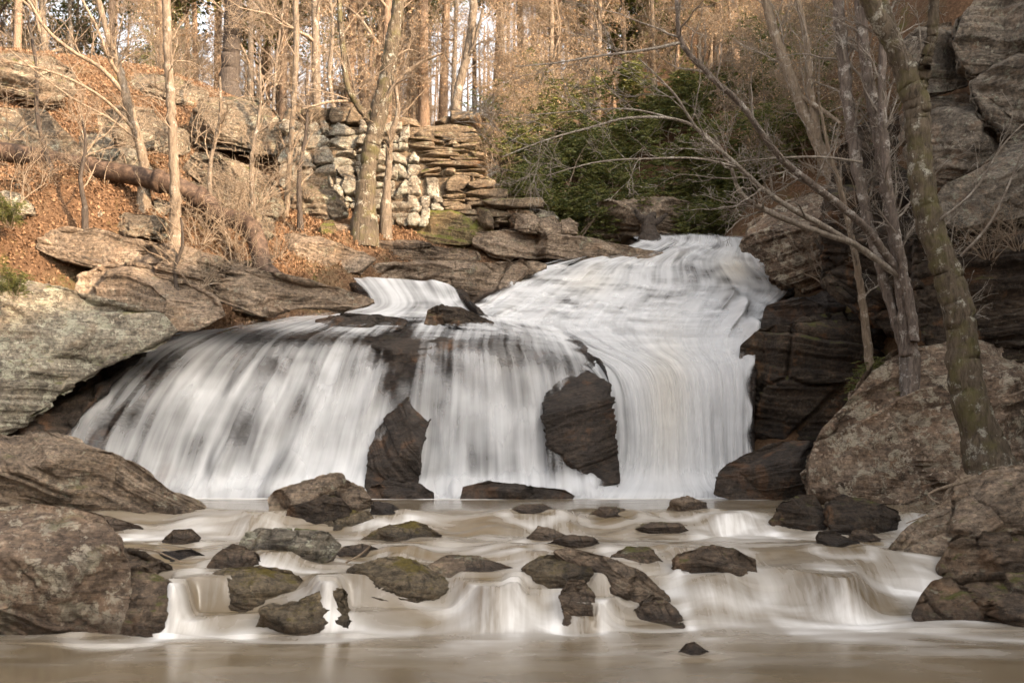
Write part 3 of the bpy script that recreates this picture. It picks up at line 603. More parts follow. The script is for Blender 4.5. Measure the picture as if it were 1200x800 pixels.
# ------------------------------------------------------------------ falls: rock bed and silky water
def cr(A, t):
    """Catmull-Rom along axis 0 at parameters t (0..len-1)"""
    A = np.asarray(A, float); n = len(A); i = np.clip(np.floor(t).astype(int), 0, n - 2); f = (t - i)
    f = f.reshape(-1, *([1] * (A.ndim - 1)))
    p0, p1, p2, p3 = A[np.clip(i - 1, 0, n - 1)], A[i], A[i + 1], A[np.clip(i + 2, 0, n - 1)]
    return .5 * (2 * p1 + (p2 - p0) * f + (2 * p0 - 5 * p1 + 4 * p2 - p3) * f ** 2 + (3 * p1 - p0 - 3 * p2 + p3) * f ** 3)
def ctrl(rows, nu, nv, ext=0.0):
    rows = [np.array([P(*q) for q in r]) for r in rows]
    if ext:
        rows = [np.vstack([r[:1] + (r[:1] - r[1:2]) * ext + [0, .25, 0], r, r[-1:] + (r[-1:] - r[-2:-1]) * ext + [0, .25, 0]]) for r in rows]
    G = np.stack([cr(r, np.linspace(0, len(r) - 1, nu)) for r in rows])        # rows x nu x 3
    L = np.linalg.norm(np.diff(G, axis=0), axis=2).mean(1); s = np.concatenate([[0], np.cumsum(L)])
    t = np.interp(np.linspace(0, s[-1], nv), s, np.arange(len(s)))
    return cr(G, t), s[-1]
SA = [[(300,372,22.9),(360,370,23.2),(420,367,23.3),(480,367,23.2),(540,368,23),(600,375,22.8),(660,385,22.4)],
      [(230,385,21.2),(310,381,21.5),(385,384,21.6),(455,387,21.6),(530,389,21.5),(610,393,21.4),(678,402,21.3)],
      [(188,396,20.4),(275,393,20.6),(360,396,20.7),(445,401,20.7),(525,403,20.6),(610,405,20.6),(690,418,20.8)],
      [(138,424,19.9),(243,419,20.1),(343,421,20.2),(438,426,20.2),(524,426,20.15),(616,427,20.2),(700,440,20.5)],
      [(97,462,19.5),(212,456,19.7),(325,459,19.8),(428,463,19.8),(522,466,19.8),(622,466,19.8),(708,482,20.1)],
      [(68,505,19.2),(186,506,19.3),(302,510,19.4),(415,512,19.4),(520,517,19.4),(625,517,19.5),(712,527,19.8)],
      [(52,555,18.9),(168,559,18.9),(283,562,19.0),(404,563,19.0),(517,564,19.0),(628,564,19.1),(712,567,19.3)],
      [(44,592,18.5),(158,593,18.3),(272,594,18.25),(396,594,18.2),(515,594,18.2),(630,594,18.2),(715,592,18.4)]]
SB = [[(742,277,29.2),(770,276,29.2),(800,275.5,29.2),(825,276,29.2),(850,277,29.2),(882,279,29)],
      [(735,289,28),(765,287,28),(795,287,28),(825,288,28),(855,288,28),(885,289,28)],
      [(640,312,26.2),(695,311,26.4),(745,309,26.6),(795,307,26.7),(845,306,26.6),(897,309,26.2)],
      [(600,330,25.2),(665,331,25.4),(730,333,25.6),(795,335,25.6),(860,335,25.5),(922,337,25.0)],
      [(560,356,24.0),(635,358,24.3),(705,361,24.4),(775,363,24.4),(845,363,24.2),(905,360,24.0)],
      [(520,376,22.8),(610,382,23),(688,386,23.0),(765,388,23),(830,388,22.8),(893,385,22.6)],
      [(590,394,21.7),(660,402,21.8),(718,408,21.8),(775,409,21.8),(830,409,21.7),(886,408,21.5)],
      [(680,430,20.7),(722,435,20.9),(765,437,20.9),(805,437,20.9),(845,437,20.8),(884,440,20.6)],
      [(695,490,20.2),(738,495,20.3),(775,497,20.3),(812,497,20.3),(847,497,20.2),(882,500,20.1)],
      [(690,555,19.6),(735,557,19.5),(775,558,19.5),(815,558,19.5),(850,558,19.5),(886,558,19.5)],
      [(660,578,18.7),(720,579,18.6),(775,579,18.6),(825,579,18.6),(865,579,18.6),(905,578,18.7)],
      [(640,594,18.2),(710,594,18.1),(770,594,18.1),(825,594,18.1),(870,594,18.1),(925,594,18.2)]]
SC = [[(412,326,24.6),(470,327,24.6),(530,334,24.5)],[(420,333,24.1),(475,334,24.1),(535,340,24.0)],[(432,350,23.7),(485,350,23.7),(540,352,23.6)],[(425,361,23.2),(485,360,23.2),(550,362,23.1)],[(380,371,22.7),(470,371,22.6),(560,373,22.5)]]
SD = [[(488,300,26.0),(520,299,26.0),(556,301,26.0)],[(486,304,25.7),(520,304,25.7),(556,306,25.7)],[(480,308,25.3),(520,309,25.3),(560,311,25.3)]]
def spots(px, py, lst):
    d = np.zeros_like(px)
    for (a, b, ra, rb, k) in lst: d += k * np.exp(-((px - a) / ra) ** 2 - ((py - b) / rb) ** 2)
    return d
def proj(V): return 600 + V[:, 0] / V[:, 1] * F, HP - (V[:, 2] - CZ) / V[:, 1] * F
DENS = [(150,500,70,50,-.14),(290,430,60,22,-.18),(280,520,30,40,-.16),(472,425,34,34,-.55),(350,396,70,9,-.28),(440,398,60,8,-.3),(620,418,60,14,-.30),(560,405,70,9,-.2),
        (400,555,60,50,.35),(300,570,200,14,.35),(590,480,50,60,.22),(570,570,130,12,.3),(500,560,20,24,-.2),(680,490,30,60,-.35),(200,570,70,20,-.1),
        (830,320,46,14,-.30),(790,480,32,90,.32),(770,390,120,40,.22),(845,500,32,50,-.14),(860,318,26,16,.3),(720,570,80,20,.4),(800,575,120,16,.45),(770,345,110,9,-.10),(790,395,26,6,-.35),(430,455,14,40,.2),(395,470,25,40,.15),(250,470,30,50,.12)]
def terrace(G, freq, seed, lowz=None, amt=.55):
    """natural ledges: the fall runs out over shelves and drops straight between them"""
    nv, nu = G.shape[:2]; V = G.reshape(-1, 3)
    nz = 2.0 * fbm(V * [.5, .0, .12] + seed, 3) + .7 * fbm(V * [1.7, .0, .4] + seed + 9, 3)
    S = (-V[:, 2] * freq + nz).reshape(nv, nu); S = np.maximum.accumulate(S, axis=0) + np.arange(nv)[:, None] * 1e-6
    i = np.floor(S); f = S - i; am = amt * np.clip(.55 + 1.5 * fbm(V * [.6, .3, .6] + seed + 70, 3), .05, 1.0).reshape(nv, nu); am = (am + np.roll(am, 6, 0) + np.roll(am, -6, 0)) / 3
    gq = am * sstep(0, .55, f) + (1 - am) * f; out = G.copy()
    for c in range(nu): out[:, c, 1] = np.interp(i[:, c] + gq[:, c], S[:, c], G[:, c, 1])
    m = sstep(4.1, 3.5, G[:, :, 2]) if lowz == 'A' else np.ones_like(f) if lowz is None else sstep(lowz[0], lowz[1], G[:, :, 2])
    out[:, :, 1] = G[:, :, 1] + (out[:, :, 1] - G[:, :, 1]) * m
    k = 11; pad = np.pad(out[:, :, 1], ((k, k), (0, 0)), 'edge'); out[:, :, 1] = sum(pad[d:d + nv] for d in range(2 * k + 1)) / (2 * k + 1)
    ku = 5; pad = np.pad(out[:, :, 1] - G[:, :, 1], ((0, 0), (ku, ku)), 'edge'); out[:, :, 1] = G[:, :, 1] + sum(pad[:, d:d + nu] for d in range(2 * ku + 1)) / (2 * ku + 1)
    return out.reshape(-1, 3), (f * m).ravel(), (i * m).ravel(), (m * am / amt).ravel()
def falls(rows, nu, nv, base, name, label, seed, rag=.06, ext=.22, bed=True, tfreq=.70, lo=.0, lowz=None, shift=0.0, fwd=0.0, amt=.55):
    G, Ln = ctrl(rows, nu, nv)
    V, f, ti, tm = terrace(G, tfreq, seed, lowz, amt)
    tx, ty = proj(V)
    u = np.tile(np.linspace(0, 1, nu), nv); v = np.repeat(np.linspace(0, 1, nv), nu)
    # metres across: take the lip's own width, so streaks fan with the flow lines
    wid = np.linalg.norm(np.diff(G[nv // 2], axis=0), axis=1).sum()
    UV = np.stack([u * wid + shift, v * Ln], 1)
    q = np.stack([UV[:, 0] * 2.2, UV[:, 1] * .35, np.full(len(V), seed * 1.3)], 1); rill = fbm(q, 4)
    q2 = np.stack([UV[:, 0] * 7, UV[:, 1] * .5, np.full(len(V), seed * 2.3)], 1)
    V[:, 1] -= (.075 * rill + .02 * perlin(q2)) * sstep(0, .15, v) * sstep(1, .9, v)
    V[:, 1] -= fwd * (.35 + .65 * v); V[:, 2] += fwd * .25
    dens = base + spots(tx, ty, DENS) + tm * .13 * np.cos(6.2832 * (f - .15))
    qe = np.stack([v * Ln * 1.6, np.zeros(len(v)), np.full(len(v), 3.3 + seed)], 1)
    el = u + rag * perlin(qe) ; er = 1 - u + rag * perlin(qe + 40)
    edge = sstep(.0, .05, el) * sstep(.0, .05, er) * sstep(0, .03, v)
    edge = np.clip(edge, 0, 1)
    mud = spots(tx, ty, [(782, 470, 26, 80, .5), (862, 316, 24, 18, .8), (595, 420, 24, 20, .35), (690, 330, 30, 15, .4)]) if lo == 0 else 0 * u
    tier = np.clip(spots(tx, ty, [(640, 345, 90, 34, .7), (740, 360, 110, 44, .8), (830, 365, 70, 34, .5), (560, 375, 60, 20, .6), (480, 378, 90, 14, .6)]) + .12, 0, 1.3)
    o = obj(name, mesh(name, V, gridfaces(nv, nu), True, {"tier": tier, "dens": dens, "edge": edge, "mud": np.clip(mud, 0, 1)}, UV), M['falls'])
    tag(o, label, "waterfall", kind="structure")
    if bed:
        Gb, _ = ctrl(rows, nu, nv, ext); B = terrace(Gb, tfreq, seed, lowz, amt)[0]
        w = fbm(B * 1.3 + seed, 4); r2 = fbm(B * [4, 4, 6], 4, ridged=True)
        nb = B * [1.2, 1.2, 4.0] + np.stack([w, w, w], 1); lay = hash01(np.floor(nb[:, 2] + .3 * B[:, 0]))
        d = np.maximum(.20 + .13 * w - .05 * r2 + .10 * (lay - .5), .09)
        B = B + np.stack([0 * d, d, -.35 * d], 1)
        Bg = B.reshape(nv, nu, 3)
        back = Bg[:1] + [[[0, 2.0, .1]]]; foot = Bg[-1:] + [[[0, .4, -1.2]]]
        Bg = np.concatenate([back, Bg, foot]); sl = Bg[:, :1] + [[[-.1, 2.2, -.2]]]; sr = Bg[:, -1:] + [[[.1, 2.2, -.2]]]
        Bg = np.concatenate([sl, Bg, sr], 1)
        b = obj("bedrock", mesh("bedrock", Bg.reshape(-1, 3), gridfaces(Bg.shape[0], Bg.shape[1]), True, {"wet": np.full(Bg.shape[0] * Bg.shape[1], .6)}), M['wet'])
        tag(b, "dark wet bedrock steps beneath the " + label, "bedrock", kind="structure")
falls(SA, 420, 300, .36, "waterfall", "broad left veil of the waterfall", 1.0, lowz='A')
falls(SB, 320, 420, .58, "waterfall", "main white chute of the waterfall", 2.0, tfreq=1.9, lowz=(3.9, 4.6), amt=.42)
falls(SC, 140, 100, .50, "waterfall", "small upper left fall", 3.0, tfreq=1.5)
falls(SA, 300, 200, .02, "waterfall", "thin outer veil over the left falls", 6.0, bed=False, lowz='A', shift=31.0, fwd=.16)
falls(SB, 220, 280, .06, "waterfall", "thin outer veil over the right chute", 7.0, bed=False, tfreq=1.9, lowz=(3.9, 4.6), amt=.42, shift=57.0, fwd=.14)
# upper creek feeding the falls
ux = np.linspace(0, 1, 40); uy = np.linspace(0, 1, 40)
UV_, UU_ = np.meshgrid(uy, ux, indexing='ij'); yy = 29.0 + UV_ * 18; xx = 3.2 + .25 * UV_ * 6 + UU_ * 4.4
zz = 8.13 + UV_ * .5 + .03 * perlin(np.stack([xx.ravel(), yy.ravel(), 0 * xx.ravel()], 1) * 1.5).reshape(xx.shape)
tag(obj("water", mesh("water", np.stack([xx, yy, zz], -1).reshape(-1, 3), gridfaces(40, 40), True, {"foam": np.full(1600, .25)}), M['creek']),
    "tan creek water above the falls", "water", kind="structure")

# ------------------------------------------------------------------ dry stone wall
def split(x0, x1, z0, z1, wr, hr, g):
    w_, h_ = x1 - x0, z1 - z0; tw, thh = g.uniform(*wr), g.uniform(*hr)
    if w_ > tw * 1.35 and (w_ / tw > h_ / thh or h_ <= thh * 1.35):
        c = x0 + w_ * g.uniform(.34, .66); return split(x0, c, z0, z1, wr, hr, g) + split(c, x1, z0, z1, wr, hr, g)
    if h_ > thh * 1.35:
        c = z0 + h_ * g.uniform(.34, .66); return split(x0, x1, z0, c, wr, hr, g) + split(x0, x1, c, z1, wr, hr, g)
    return [(x0, x1, z0, z1)]
def stones(rows, seed, nexp=4.2, rng_w=(.3, .7), rng_h=(.18, .45), jit=1.0):
    """each region (x0, x1, z0, z1, y) is broken into irregular fitted stones"""
    g = np.random.default_rng(seed); V0, T0 = block(9); N0 = unit0r(V0); Vs, Ts = [], []; k = 0
    for (X0, X1, Z0, Z1, y) in rows:
        for (x0, x1, a, b) in split(X0, X1, min(Z0, Z1), max(Z0, Z1), rng_w, rng_h, g):
            wd = x1 - x0; S = V0 * .86 + N0 * .20
            sz = np.array([wd * .5 * g.uniform(1.0, 1.16), g.uniform(.28, .40), (b - a) * .5 * g.uniform(1.0, 1.16)]); mn = min(sz[0], sz[2])
            for q in range(7):
                d = unit0(g.normal(size=3) * [1, .4, 1] - [0, .25, 0]); h = S @ d; lim = np.quantile(h, g.uniform(.80, .95)); S = S - d[None] * (np.clip(h - lim, 0, None) * .96)[:, None]
            p = S * sz + N0 * (mn * .20 * fbm(S * 1.3 + k * 5.1, 3) + .030 * fbm(S * sz * 9 + k, 4, ridged=True))[:, None]
            an = g.normal() * .06 * jit; ca, sa = math.cos(an), math.sin(an)
            p = np.stack([p[:, 0] * ca - p[:, 2] * sa, p[:, 1], p[:, 0] * sa + p[:, 2] * ca], 1)
            p += [(x0 + x1) / 2, y + g.uniform(-.05, .05) * jit, (a + b) / 2]
            Ts.append(T0 + len(V0) * k); Vs.append(p); k += 1
    return np.vstack(Vs), np.vstack(Ts)
def unit0(v): return v / np.linalg.norm(v)
def unit0r(v): return v / np.linalg.norm(v, axis=1)[:, None]
def block(m):
    bm = bmesh.new(); bmesh.ops.create_cube(bm, size=2); bmesh.ops.subdivide_edges(bm, edges=bm.edges[:], cuts=m, use_grid_fill=True); bmesh.ops.triangulate(bm, faces=bm.faces[:])
    V = np.array([v.co for v in bm.verts]); T = np.array([[v.index for v in f.verts] for f in bm.faces]); bm.free(); return V, T
YW = 27.6
def wx(px): return (px - 600) / F * YW
def wz(py): return CZ + (HP - py) / F * YW
wall = empty("dry_stone_wall", (wx(465), YW, wz(270)))
tag(wall, "ruined dry stone mill wall with pale rubble left and stepped tan slabs right", "stone wall")
def wpart(name, rows, mat, seed, **k):
    V, T = stones(rows, seed, **k); V = V - np.array(wall.location)
    return obj(name, mesh(name, V, T, True, {"wet": np.zeros(len(V))}), M[mat], wall)
rows = [(wx(331), wx(480), wz(268), wz(147), YW), (wx(480), wx(494), wz(268), wz(182), YW), (wx(494), wx(521), wz(250), wz(210), YW), (wx(494), wx(506), wz(268), wz(250), YW)]
wpart("rubble_masonry", rows, 'wall_white', 3, rng_w=(.2, 1.05), rng_h=(.14, .6), nexp=3.6)
rows = [(wx(480), wx(561), wz(182), wz(149), YW + .02), (wx(494), wx(567), wz(210), wz(182), YW + .02), (wx(521), wx(579), wz(226), wz(210), YW + .02), (wx(521), wx(591), wz(250), wz(226), YW), (wx(506), wx(596), wz(264), wz(250), YW - .05)]
wpart("slab_masonry", rows, 'wall_tan', 5, rng_w=(.3, 1.7), rng_h=(.06, .34), nexp=5, jit=.6)
wpart("cap_stones", [(wx(334), wx(356), wz(147), wz(128), YW + .1), (wx(358), wx(388), wz(147), wz(126), YW), (wx(388), wx(410), wz(147), wz(131), YW + .05), (wx(410), wx(440), wz(147), wz(130), YW),
                    (wx(462), wx(492), wz(149), wz(139), YW + .1), (wx(512), wx(530), wz(149), wz(137), YW + .1), (wx(530), wx(562), wz(149), wz(134), YW)], 'wall_tan', 8, rng_w=(.55, .9), rng_h=(.5, .6))
core = []
for (a, b, c, d) in ((340, 585, 268, 226), (340, 574, 226, 214), (340, 560, 214, 184), (340, 556, 184, 152)):
    core.append((wx(a), wx(b), wz(c), wz(d)))
Vc, Fc = [], []
for (a, b, c, d) in core:
    k = len(Vc); y0, y1 = YW - .20, YW + .9
    Vc += [(a, y0, c), (b, y0, c), (b, y1, c), (a, y1, c), (a, y0, d), (b, y0, d), (b, y1, d), (a, y1, d)]
    Fc += [[k, k + 1, k + 5, k + 4], [k + 1, k + 2, k + 6, k + 5], [k + 2, k + 3, k + 7, k + 6], [k + 3, k, k + 4, k + 7], [k + 4, k + 5, k + 6, k + 7], [k + 3, k + 2, k + 1, k]]
Vc = np.array(Vc); obj("rubble_core", mesh("rubble_core", Vc - np.array(wall.location), np.array(Fc), False, {"wet": np.zeros(len(Vc))}), M['wall_tan'], wall)
culv = empty("stone_culvert", (wx(600), YW - .3, wz(272)))
tag(culv, "low stone drain opening roofed by a flat lintel at the right end of the wall", "drain")
def cpart(name, rows, mat, seed, **k):
    V, T = stones(rows, seed, **k); V = V - np.array(culv.location)
    return obj(name, mesh(name, V, T, True, {"wet": np.zeros(len(V))}), M[mat], culv)
cpart("lintel", [(wx(570), wx(632), wz(248), wz(238), YW - .3)], 'wall_tan', 11, rng_w=(1.46, 1.47), rng_h=(.3, .4), nexp=6, jit=.3)
for sr in ((wx(560), wx(578), wz(270), wz(248), YW - .25), (wx(608), wx(630), wz(272), wz(249), YW - .2)):
    cpart("side_stone", [sr], 'wall_tan', 12, rng_w=(.5, .6), rng_h=(.5, .6), jit=.4)
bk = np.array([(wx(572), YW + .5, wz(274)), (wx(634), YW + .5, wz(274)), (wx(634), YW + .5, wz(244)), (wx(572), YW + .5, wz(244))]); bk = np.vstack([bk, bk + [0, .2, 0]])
obj("recess_shade_back", mesh("recess_shade_back", bk - np.array(culv.location), np.array([[0, 1, 2, 3], [5, 4, 7, 6], [0, 4, 5, 1], [3, 2, 6, 7], [1, 5, 6, 2], [4, 0, 3, 7]]), False, {"wet": np.zeros(8)}), M['dark'], culv)  # dark panel behind the opening, the recess's shade put into its colour

# ------------------------------------------------------------------ tubes (pipe, trunks, branches)
def tube_group(paths):
    """paths: list of (pts (m,3), radii (m,), sides)"""
    groups = {}
    for p, r, k in paths: groups.setdefault((len(p), k), []).append((p, r))
    Vs, Fs, off = [], [], 0
    for (m, k), lst in groups.items():
        Pn = np.array([a for a, _ in lst], float); Rn = np.array([b for _, b in lst], float); n = len(lst)
        Tn = np.gradient(Pn, axis=1); Tn /= np.linalg.norm(Tn, axis=2)[..., None] + 1e-9
        ref = np.where(np.abs(Tn[:, :1, 2:3]) > .9, np.array([1.0, 0, 0]), np.array([0, 0, 1.0])); ref = np.broadcast_to(ref, Tn.shape)
        A = np.cross(Tn, ref); A /= np.linalg.norm(A, axis=2)[..., None] + 1e-9; B = np.cross(Tn, A)
        th = np.linspace(0, 2 * math.pi, k, endpoint=False)
        V = Pn[:, :, None] + Rn[:, :, None, None] * (A[:, :, None] * np.cos(th)[:, None] + B[:, :, None] * np.sin(th)[:, None])
        i = np.arange(n * m * k).reshape(n, m, k); j = np.roll(i, -1, 2)
        Fs.append(np.stack([i[:, :-1], j[:, :-1], j[:, 1:], i[:, 1:]], -1).reshape(-1, 4) + off); Vs.append(V.reshape(-1, 3)); off += n * m * k
    return np.vstack(Vs), np.vstack(Fs)
def polyl(pts, m):
    pts = np.asarray(pts, float); return cr(pts, np.linspace(0, len(pts) - 1, m))
def rough_trunk(V, amt, fr=3.0, sd=0.0):
    return V + (np.stack([perlin(V * fr + sd), perlin(V * fr + 31 + sd), .3 * perlin(V * fr + 57 + sd)], 1) + .5 * np.stack([perlin(V * fr * 3 + sd), perlin(V * fr * 3 + 31 + sd), 0 * V[:, 0]], 1)) * amt
def rust_mat():
    t = NT("rusted_iron"); v = t.coord("Object")
    c = t.ramp(t.noise(v, 7, 8, .7), [(.3, (.022, .015, .011)), (.5, (.07, .045, .032)), (.72, (.19, .13, .09))])
    return t.end(t.princ(c, .75, t.bump(t.noise(v, 30, 6, .7), .5, .02), .3))
M['rust'] = rust_mat()
def pipe(name, label, pts, r, bands):
    base = P(*pts[0]); root = empty(name, base); tag(root, label, "pipe")
    pp = polyl([P(*q) for q in pts], 40) - base
    V, Fq = tube_group([(pp, np.full(40, r), 20)]); obj("pipe_body", mesh("pipe_body", rough_trunk(V, .02), Fq), M['rust'], root)
    for b in bands:
        i = int(b * 38); d = (pp[i + 1] - pp[i]); d /= np.linalg.norm(d)
        ring = np.array([pp[i] - d * .09, pp[i] - d * .085, pp[i] + d * .085, pp[i] + d * .09])
        V, Fq = tube_group([(ring, np.array([r * .9, r * 1.22, r * 1.22, r * .9]), 20)])
        obj("pipe_flange", mesh("pipe_flange", V, Fq), M['rust'], root)
pipe("rusty_pipe", "old rusty iron water pipe running down the leafy left bank", [(-60,168,22.4),(40,184,22.2),(110,198,22.0),(160,206,21.9),(215,222,21.9),(255,246,22.2)], .21, (.42, .72, .92))
pipe("rusty_pipe", "lower bent end of the old pipe hanging in the brush above the ledge", [(248,250,22.1),(275,258,22.0),(296,268,21.8),(303,290,21.6),(308,312,21.4),(322,328,21.2)], .20, (.30,))

# ------------------------------------------------------------------ trees
def unit(v): return v / (np.linalg.norm(v) + 1e-9)
def perp(d, g):
    a = g.normal(size=3); a -= d * (a @ d); return unit(a)
def grow(out, tips, p, d, L, r, lvl, g, prm):
    m = (0, 12, 8, 6, 5)[lvl] if lvl < 5 else 4
    pts = [np.array(p)]; dd = unit(d)
    for i in range(m - 1):
        dd = unit(dd + g.normal(size=3) * prm['wob'] + np.array([0, 0, prm['up'] * (1 if lvl < 3 else .5)]))
        pts.append(pts[-1] + dd * L / (m - 1))
    pts = np.array(pts); t = np.linspace(0, 1, m); rad = r * (1 - t * .82)
    out.setdefault(lvl, []).append((pts, np.maximum(rad, prm['rmin']), (0, 9, 6, 4, 3)[lvl] if lvl < 5 else 3))
    if lvl >= prm['maxl']:
        tips.append((pts[-1], dd)); tips.append((pts[m // 2], dd)); return
    n = prm['n'][lvl]; n = int(n * g.uniform(.75, 1.25) + .5)
    for k in range(n):
        s = g.uniform(prm['start'][lvl], .98); i = min(int(s * (m - 1)), m - 2); f = s * (m - 1) - i
        q = pts[i] * (1 - f) + pts[i + 1] * f; dt = unit(pts[i + 1] - pts[i])
        a = g.uniform(*prm['ang']); nd = unit(dt * math.cos(a) + perp(dt, g) * math.sin(a))
        grow(out, tips, q, nd, L * prm['len'][lvl] * g.uniform(.6, 1.2) * (1.15 - .55 * s), max(r * (1 - s * .82) * .55, prm['rmin']), lvl + 1, g, prm)
def cards(pos, nrm, size, g, aspect=.5, jit=1.0, droop=0.0):
    n = len(pos); a = g.normal(size=(n, 3)); a[:, 2] -= droop; d = unit_rows(a * jit + nrm); b = unit_rows(np.cross(d, g.normal(size=(n, 3))))
    s = size * g.uniform(.6, 1.25, n)[:, None]
    V = np.stack([pos, pos + d * s * .5 + b * s * aspect * .5, pos + d * s, pos + d * s * .5 - b * s * aspect * .5], 1)
    c = unit_rows(np.cross(d, b)) * s * .10; V[:, 0] += c; V[:, 2] += c
    return V.reshape(-1, 3), np.arange(n * 4).reshape(n, 4)
def unit_rows(a): return a / (np.linalg.norm(a, axis=1)[:, None] + 1e-9)
def make_tree(name, H, r, prm, bark, twig, g, leaf=None, leafn=0, leafs=.08, lean=0.0, leafmat=None, bend=.35, cluster=.25):
    root = empty(name, (0, 0, 0)); m = 26
    t = np.linspace(0, 1, m); ph = g.uniform(0, 6.28, 4)
    pts = np.stack([lean * t * H + bend * (np.sin(t * 3 + ph[0]) - math.sin(ph[0])) * t, bend * (np.sin(t * 2.6 + ph[1]) - math.sin(ph[1])) * t, t * H - .35], 1)
    rad = r * ((1 - t) * .85 + .15) + r * .55 * np.exp(-t * H / .35)
    V, Fq = tube_group([(pts, rad, 10)]); tr = obj("trunk", mesh("trunk", rough_trunk(V, r * .12, 2.2 / max(r * 8, .5), ph[2]), Fq), M[bark], root)
    out, tips = {}, []
    for k in range(prm['n'][0]):
        s = g.uniform(prm['start'][0], .99); i = min(int(s * (m - 1)), m - 2); q = pts[i]; dt = unit(pts[i + 1] - pts[i])
        a = g.uniform(*prm['ang']); nd = unit(dt * math.cos(a) + perp(dt, g) * math.sin(a))
        grow(out, tips, q, nd, H * prm['len'][0] * g.uniform(.5, 1.2) * (1.2 - .7 * s), np.interp(s, t, rad) * .42, 1, g, prm)
    V, Fq = tube_group([x for l in out.values() for x in l]); crn = obj("crown", mesh("crown", V, Fq), M[twig], root)
    if leafn:
        tp = np.array([a for a, _ in tips]); td = np.array([b for _, b in tips]); ix = g.integers(0, len(tp), leafn)
        pos = tp[ix] + g.normal(size=(leafn, 3)) * cluster; V, Fq = cards(pos, td[ix] * .5, leafs, g, .5, 1.0, .4)
        obj("foliage", mesh("foliage", V, Fq, False), M[leafmat], root)
    return root
g = np.random.default_rng(11)
HARD = dict(wob=.16, up=.05, rmin=.006, maxl=4, n=[20, 7, 5, 4], start=[.22, .25, .2, .1], ang=(.5, 1.15), len=[.30, .45, .5, .5])
PINE = dict(wob=.12, up=.02, rmin=.008, maxl=3, n=[38, 6, 5], start=[.42, .35, .2], ang=(1.0, 1.5), len=[.20, .42, .5])
SAPL = dict(wob=.18, up=.03, rmin=.0045, maxl=4, n=[30, 8, 6, 4], start=[.12, .2, .2, .1], ang=(.6, 1.2), len=[.36, .5, .5, .5])
hard = [make_tree("bare_tree", h, r, HARD, b, 'twig', g, leafn=ln, leafs=.13, leafmat='leaf_copper', cluster=.35) for h, r, b, ln in ((19, .21, 'bark', 0), (21, .26, 'bark_pine', 500), (17, .16, 'bark', 900), (18, .14, 'bark_pale', 0))]
pine = [make_tree("pine_tree", h, r, PINE, 'bark_pine', 'twig', g, leafn=9000, leafs=.26, leafmat='leaf_pine', bend=.2, cluster=.30) for h, r in ((25, .20), (27, .23), (22, .15))]
sapl = [make_tree("beech_sapling", h, r, SAPL, 'bark', 'twig', g, leafn=ln, leafs=.11, leafmat='leaf_copper', cluster=.12) for h, r, ln in ((7.5, .055, 1100), (6, .045, 700), (9, .07, 1500), (7, .05, 200))]
def place(root, x, y, s=1.0, label=None, cat=None, group=None, first=set()):
    o = root if root.name not in first else copy_tree(root)
    first.add(root.name); z = ground(x, y)[0]
    o.location = (x, y, z); o.rotation_euler = (g.normal() * .025, g.normal() * .025, g.uniform(0, 6.28)); o.scale = (s, s, s)
    tag(o, label, cat, group); return o
LAB = {"bare_tree": ("bare grey brown tree in the sunlit wood behind the falls", "tree", "bare trees in the background wood"),
       "pine_tree": ("tall straight pine with reddish trunk in the background wood", "pine", "pines in the background wood"),
       "beech_sapling": ("thin sapling holding copper leaves in the background wood", "sapling", "copper leaved saplings in the background wood")}
def put(kind, i, px, Y, s=1.0):
    root = {"bare_tree": hard, "pine_tree": pine, "beech_sapling": sapl}[kind][i]
    return place(root, (px - 600) / F * Y, Y, s, *LAB[kind])
# trunks read off the photograph, then filler
for (k, i, px, Y, s) in [("pine_tree",0,18,36,.8),("bare_tree",0,60,41,1),("pine_tree",2,128,40,1),("pine_tree",0,186,38,1),("pine_tree",2,222,44,1),("pine_tree",1,256,46,1),("bare_tree",2,292,40,1),
        ("bare_tree",0,372,33.5,.8),("pine_tree",0,330,42,1),("pine_tree",0,408,40,1),("pine_tree",1,428,46,1),("pine_tree",1,497,39,1),("pine_tree",0,518,42,1),("pine_tree",2,480,50,1),
        ("pine_tree",1,582,44,1.05),("pine_tree",0,612,47,1),("pine_tree",2,652,42,1.1),("bare_tree",3,700,41,1),("bare_tree",3,735,44,1),("bare_tree",3,820,46,1),("bare_tree",3,829,47,.9),
        ("bare_tree",1,672,50,1),("pine_tree",2,556,52,1),("bare_tree",2,530,36,.7),("bare_tree",3,646,39,.9),("pine_tree",2,688,43,.9),("bare_tree",3,766,42,.9),("pine_tree",2,792,46,1),("bare_tree",3,858,42,.9),("pine_tree",2,722,48,1),("bare_tree",1,452,37,.8)]:
    put(k, i, px, Y, s)
cnt = 0
while cnt < 62:
    px, Y = g.uniform(-80, 1080), g.uniform(42, 85)
    if px > 700 and g.random() < .35: continue
    k = "pine_tree" if g.random() < .45 else "bare_tree"
    put(k, int(g.integers(0, 3)), px, Y, g.uniform(.85, 1.15)); cnt += 1
for j in range(34):
    px, Y = g.uniform(-60, 1080), g.uniform(33, 62)
    if 600 < px < 960 and Y < 39: Y += 8
    if px > 640 and g.random() < .5: px -= 640
    put("beech_sapling", int(g.integers(0, 4)), px, Y, g.uniform(.7, 1.25))

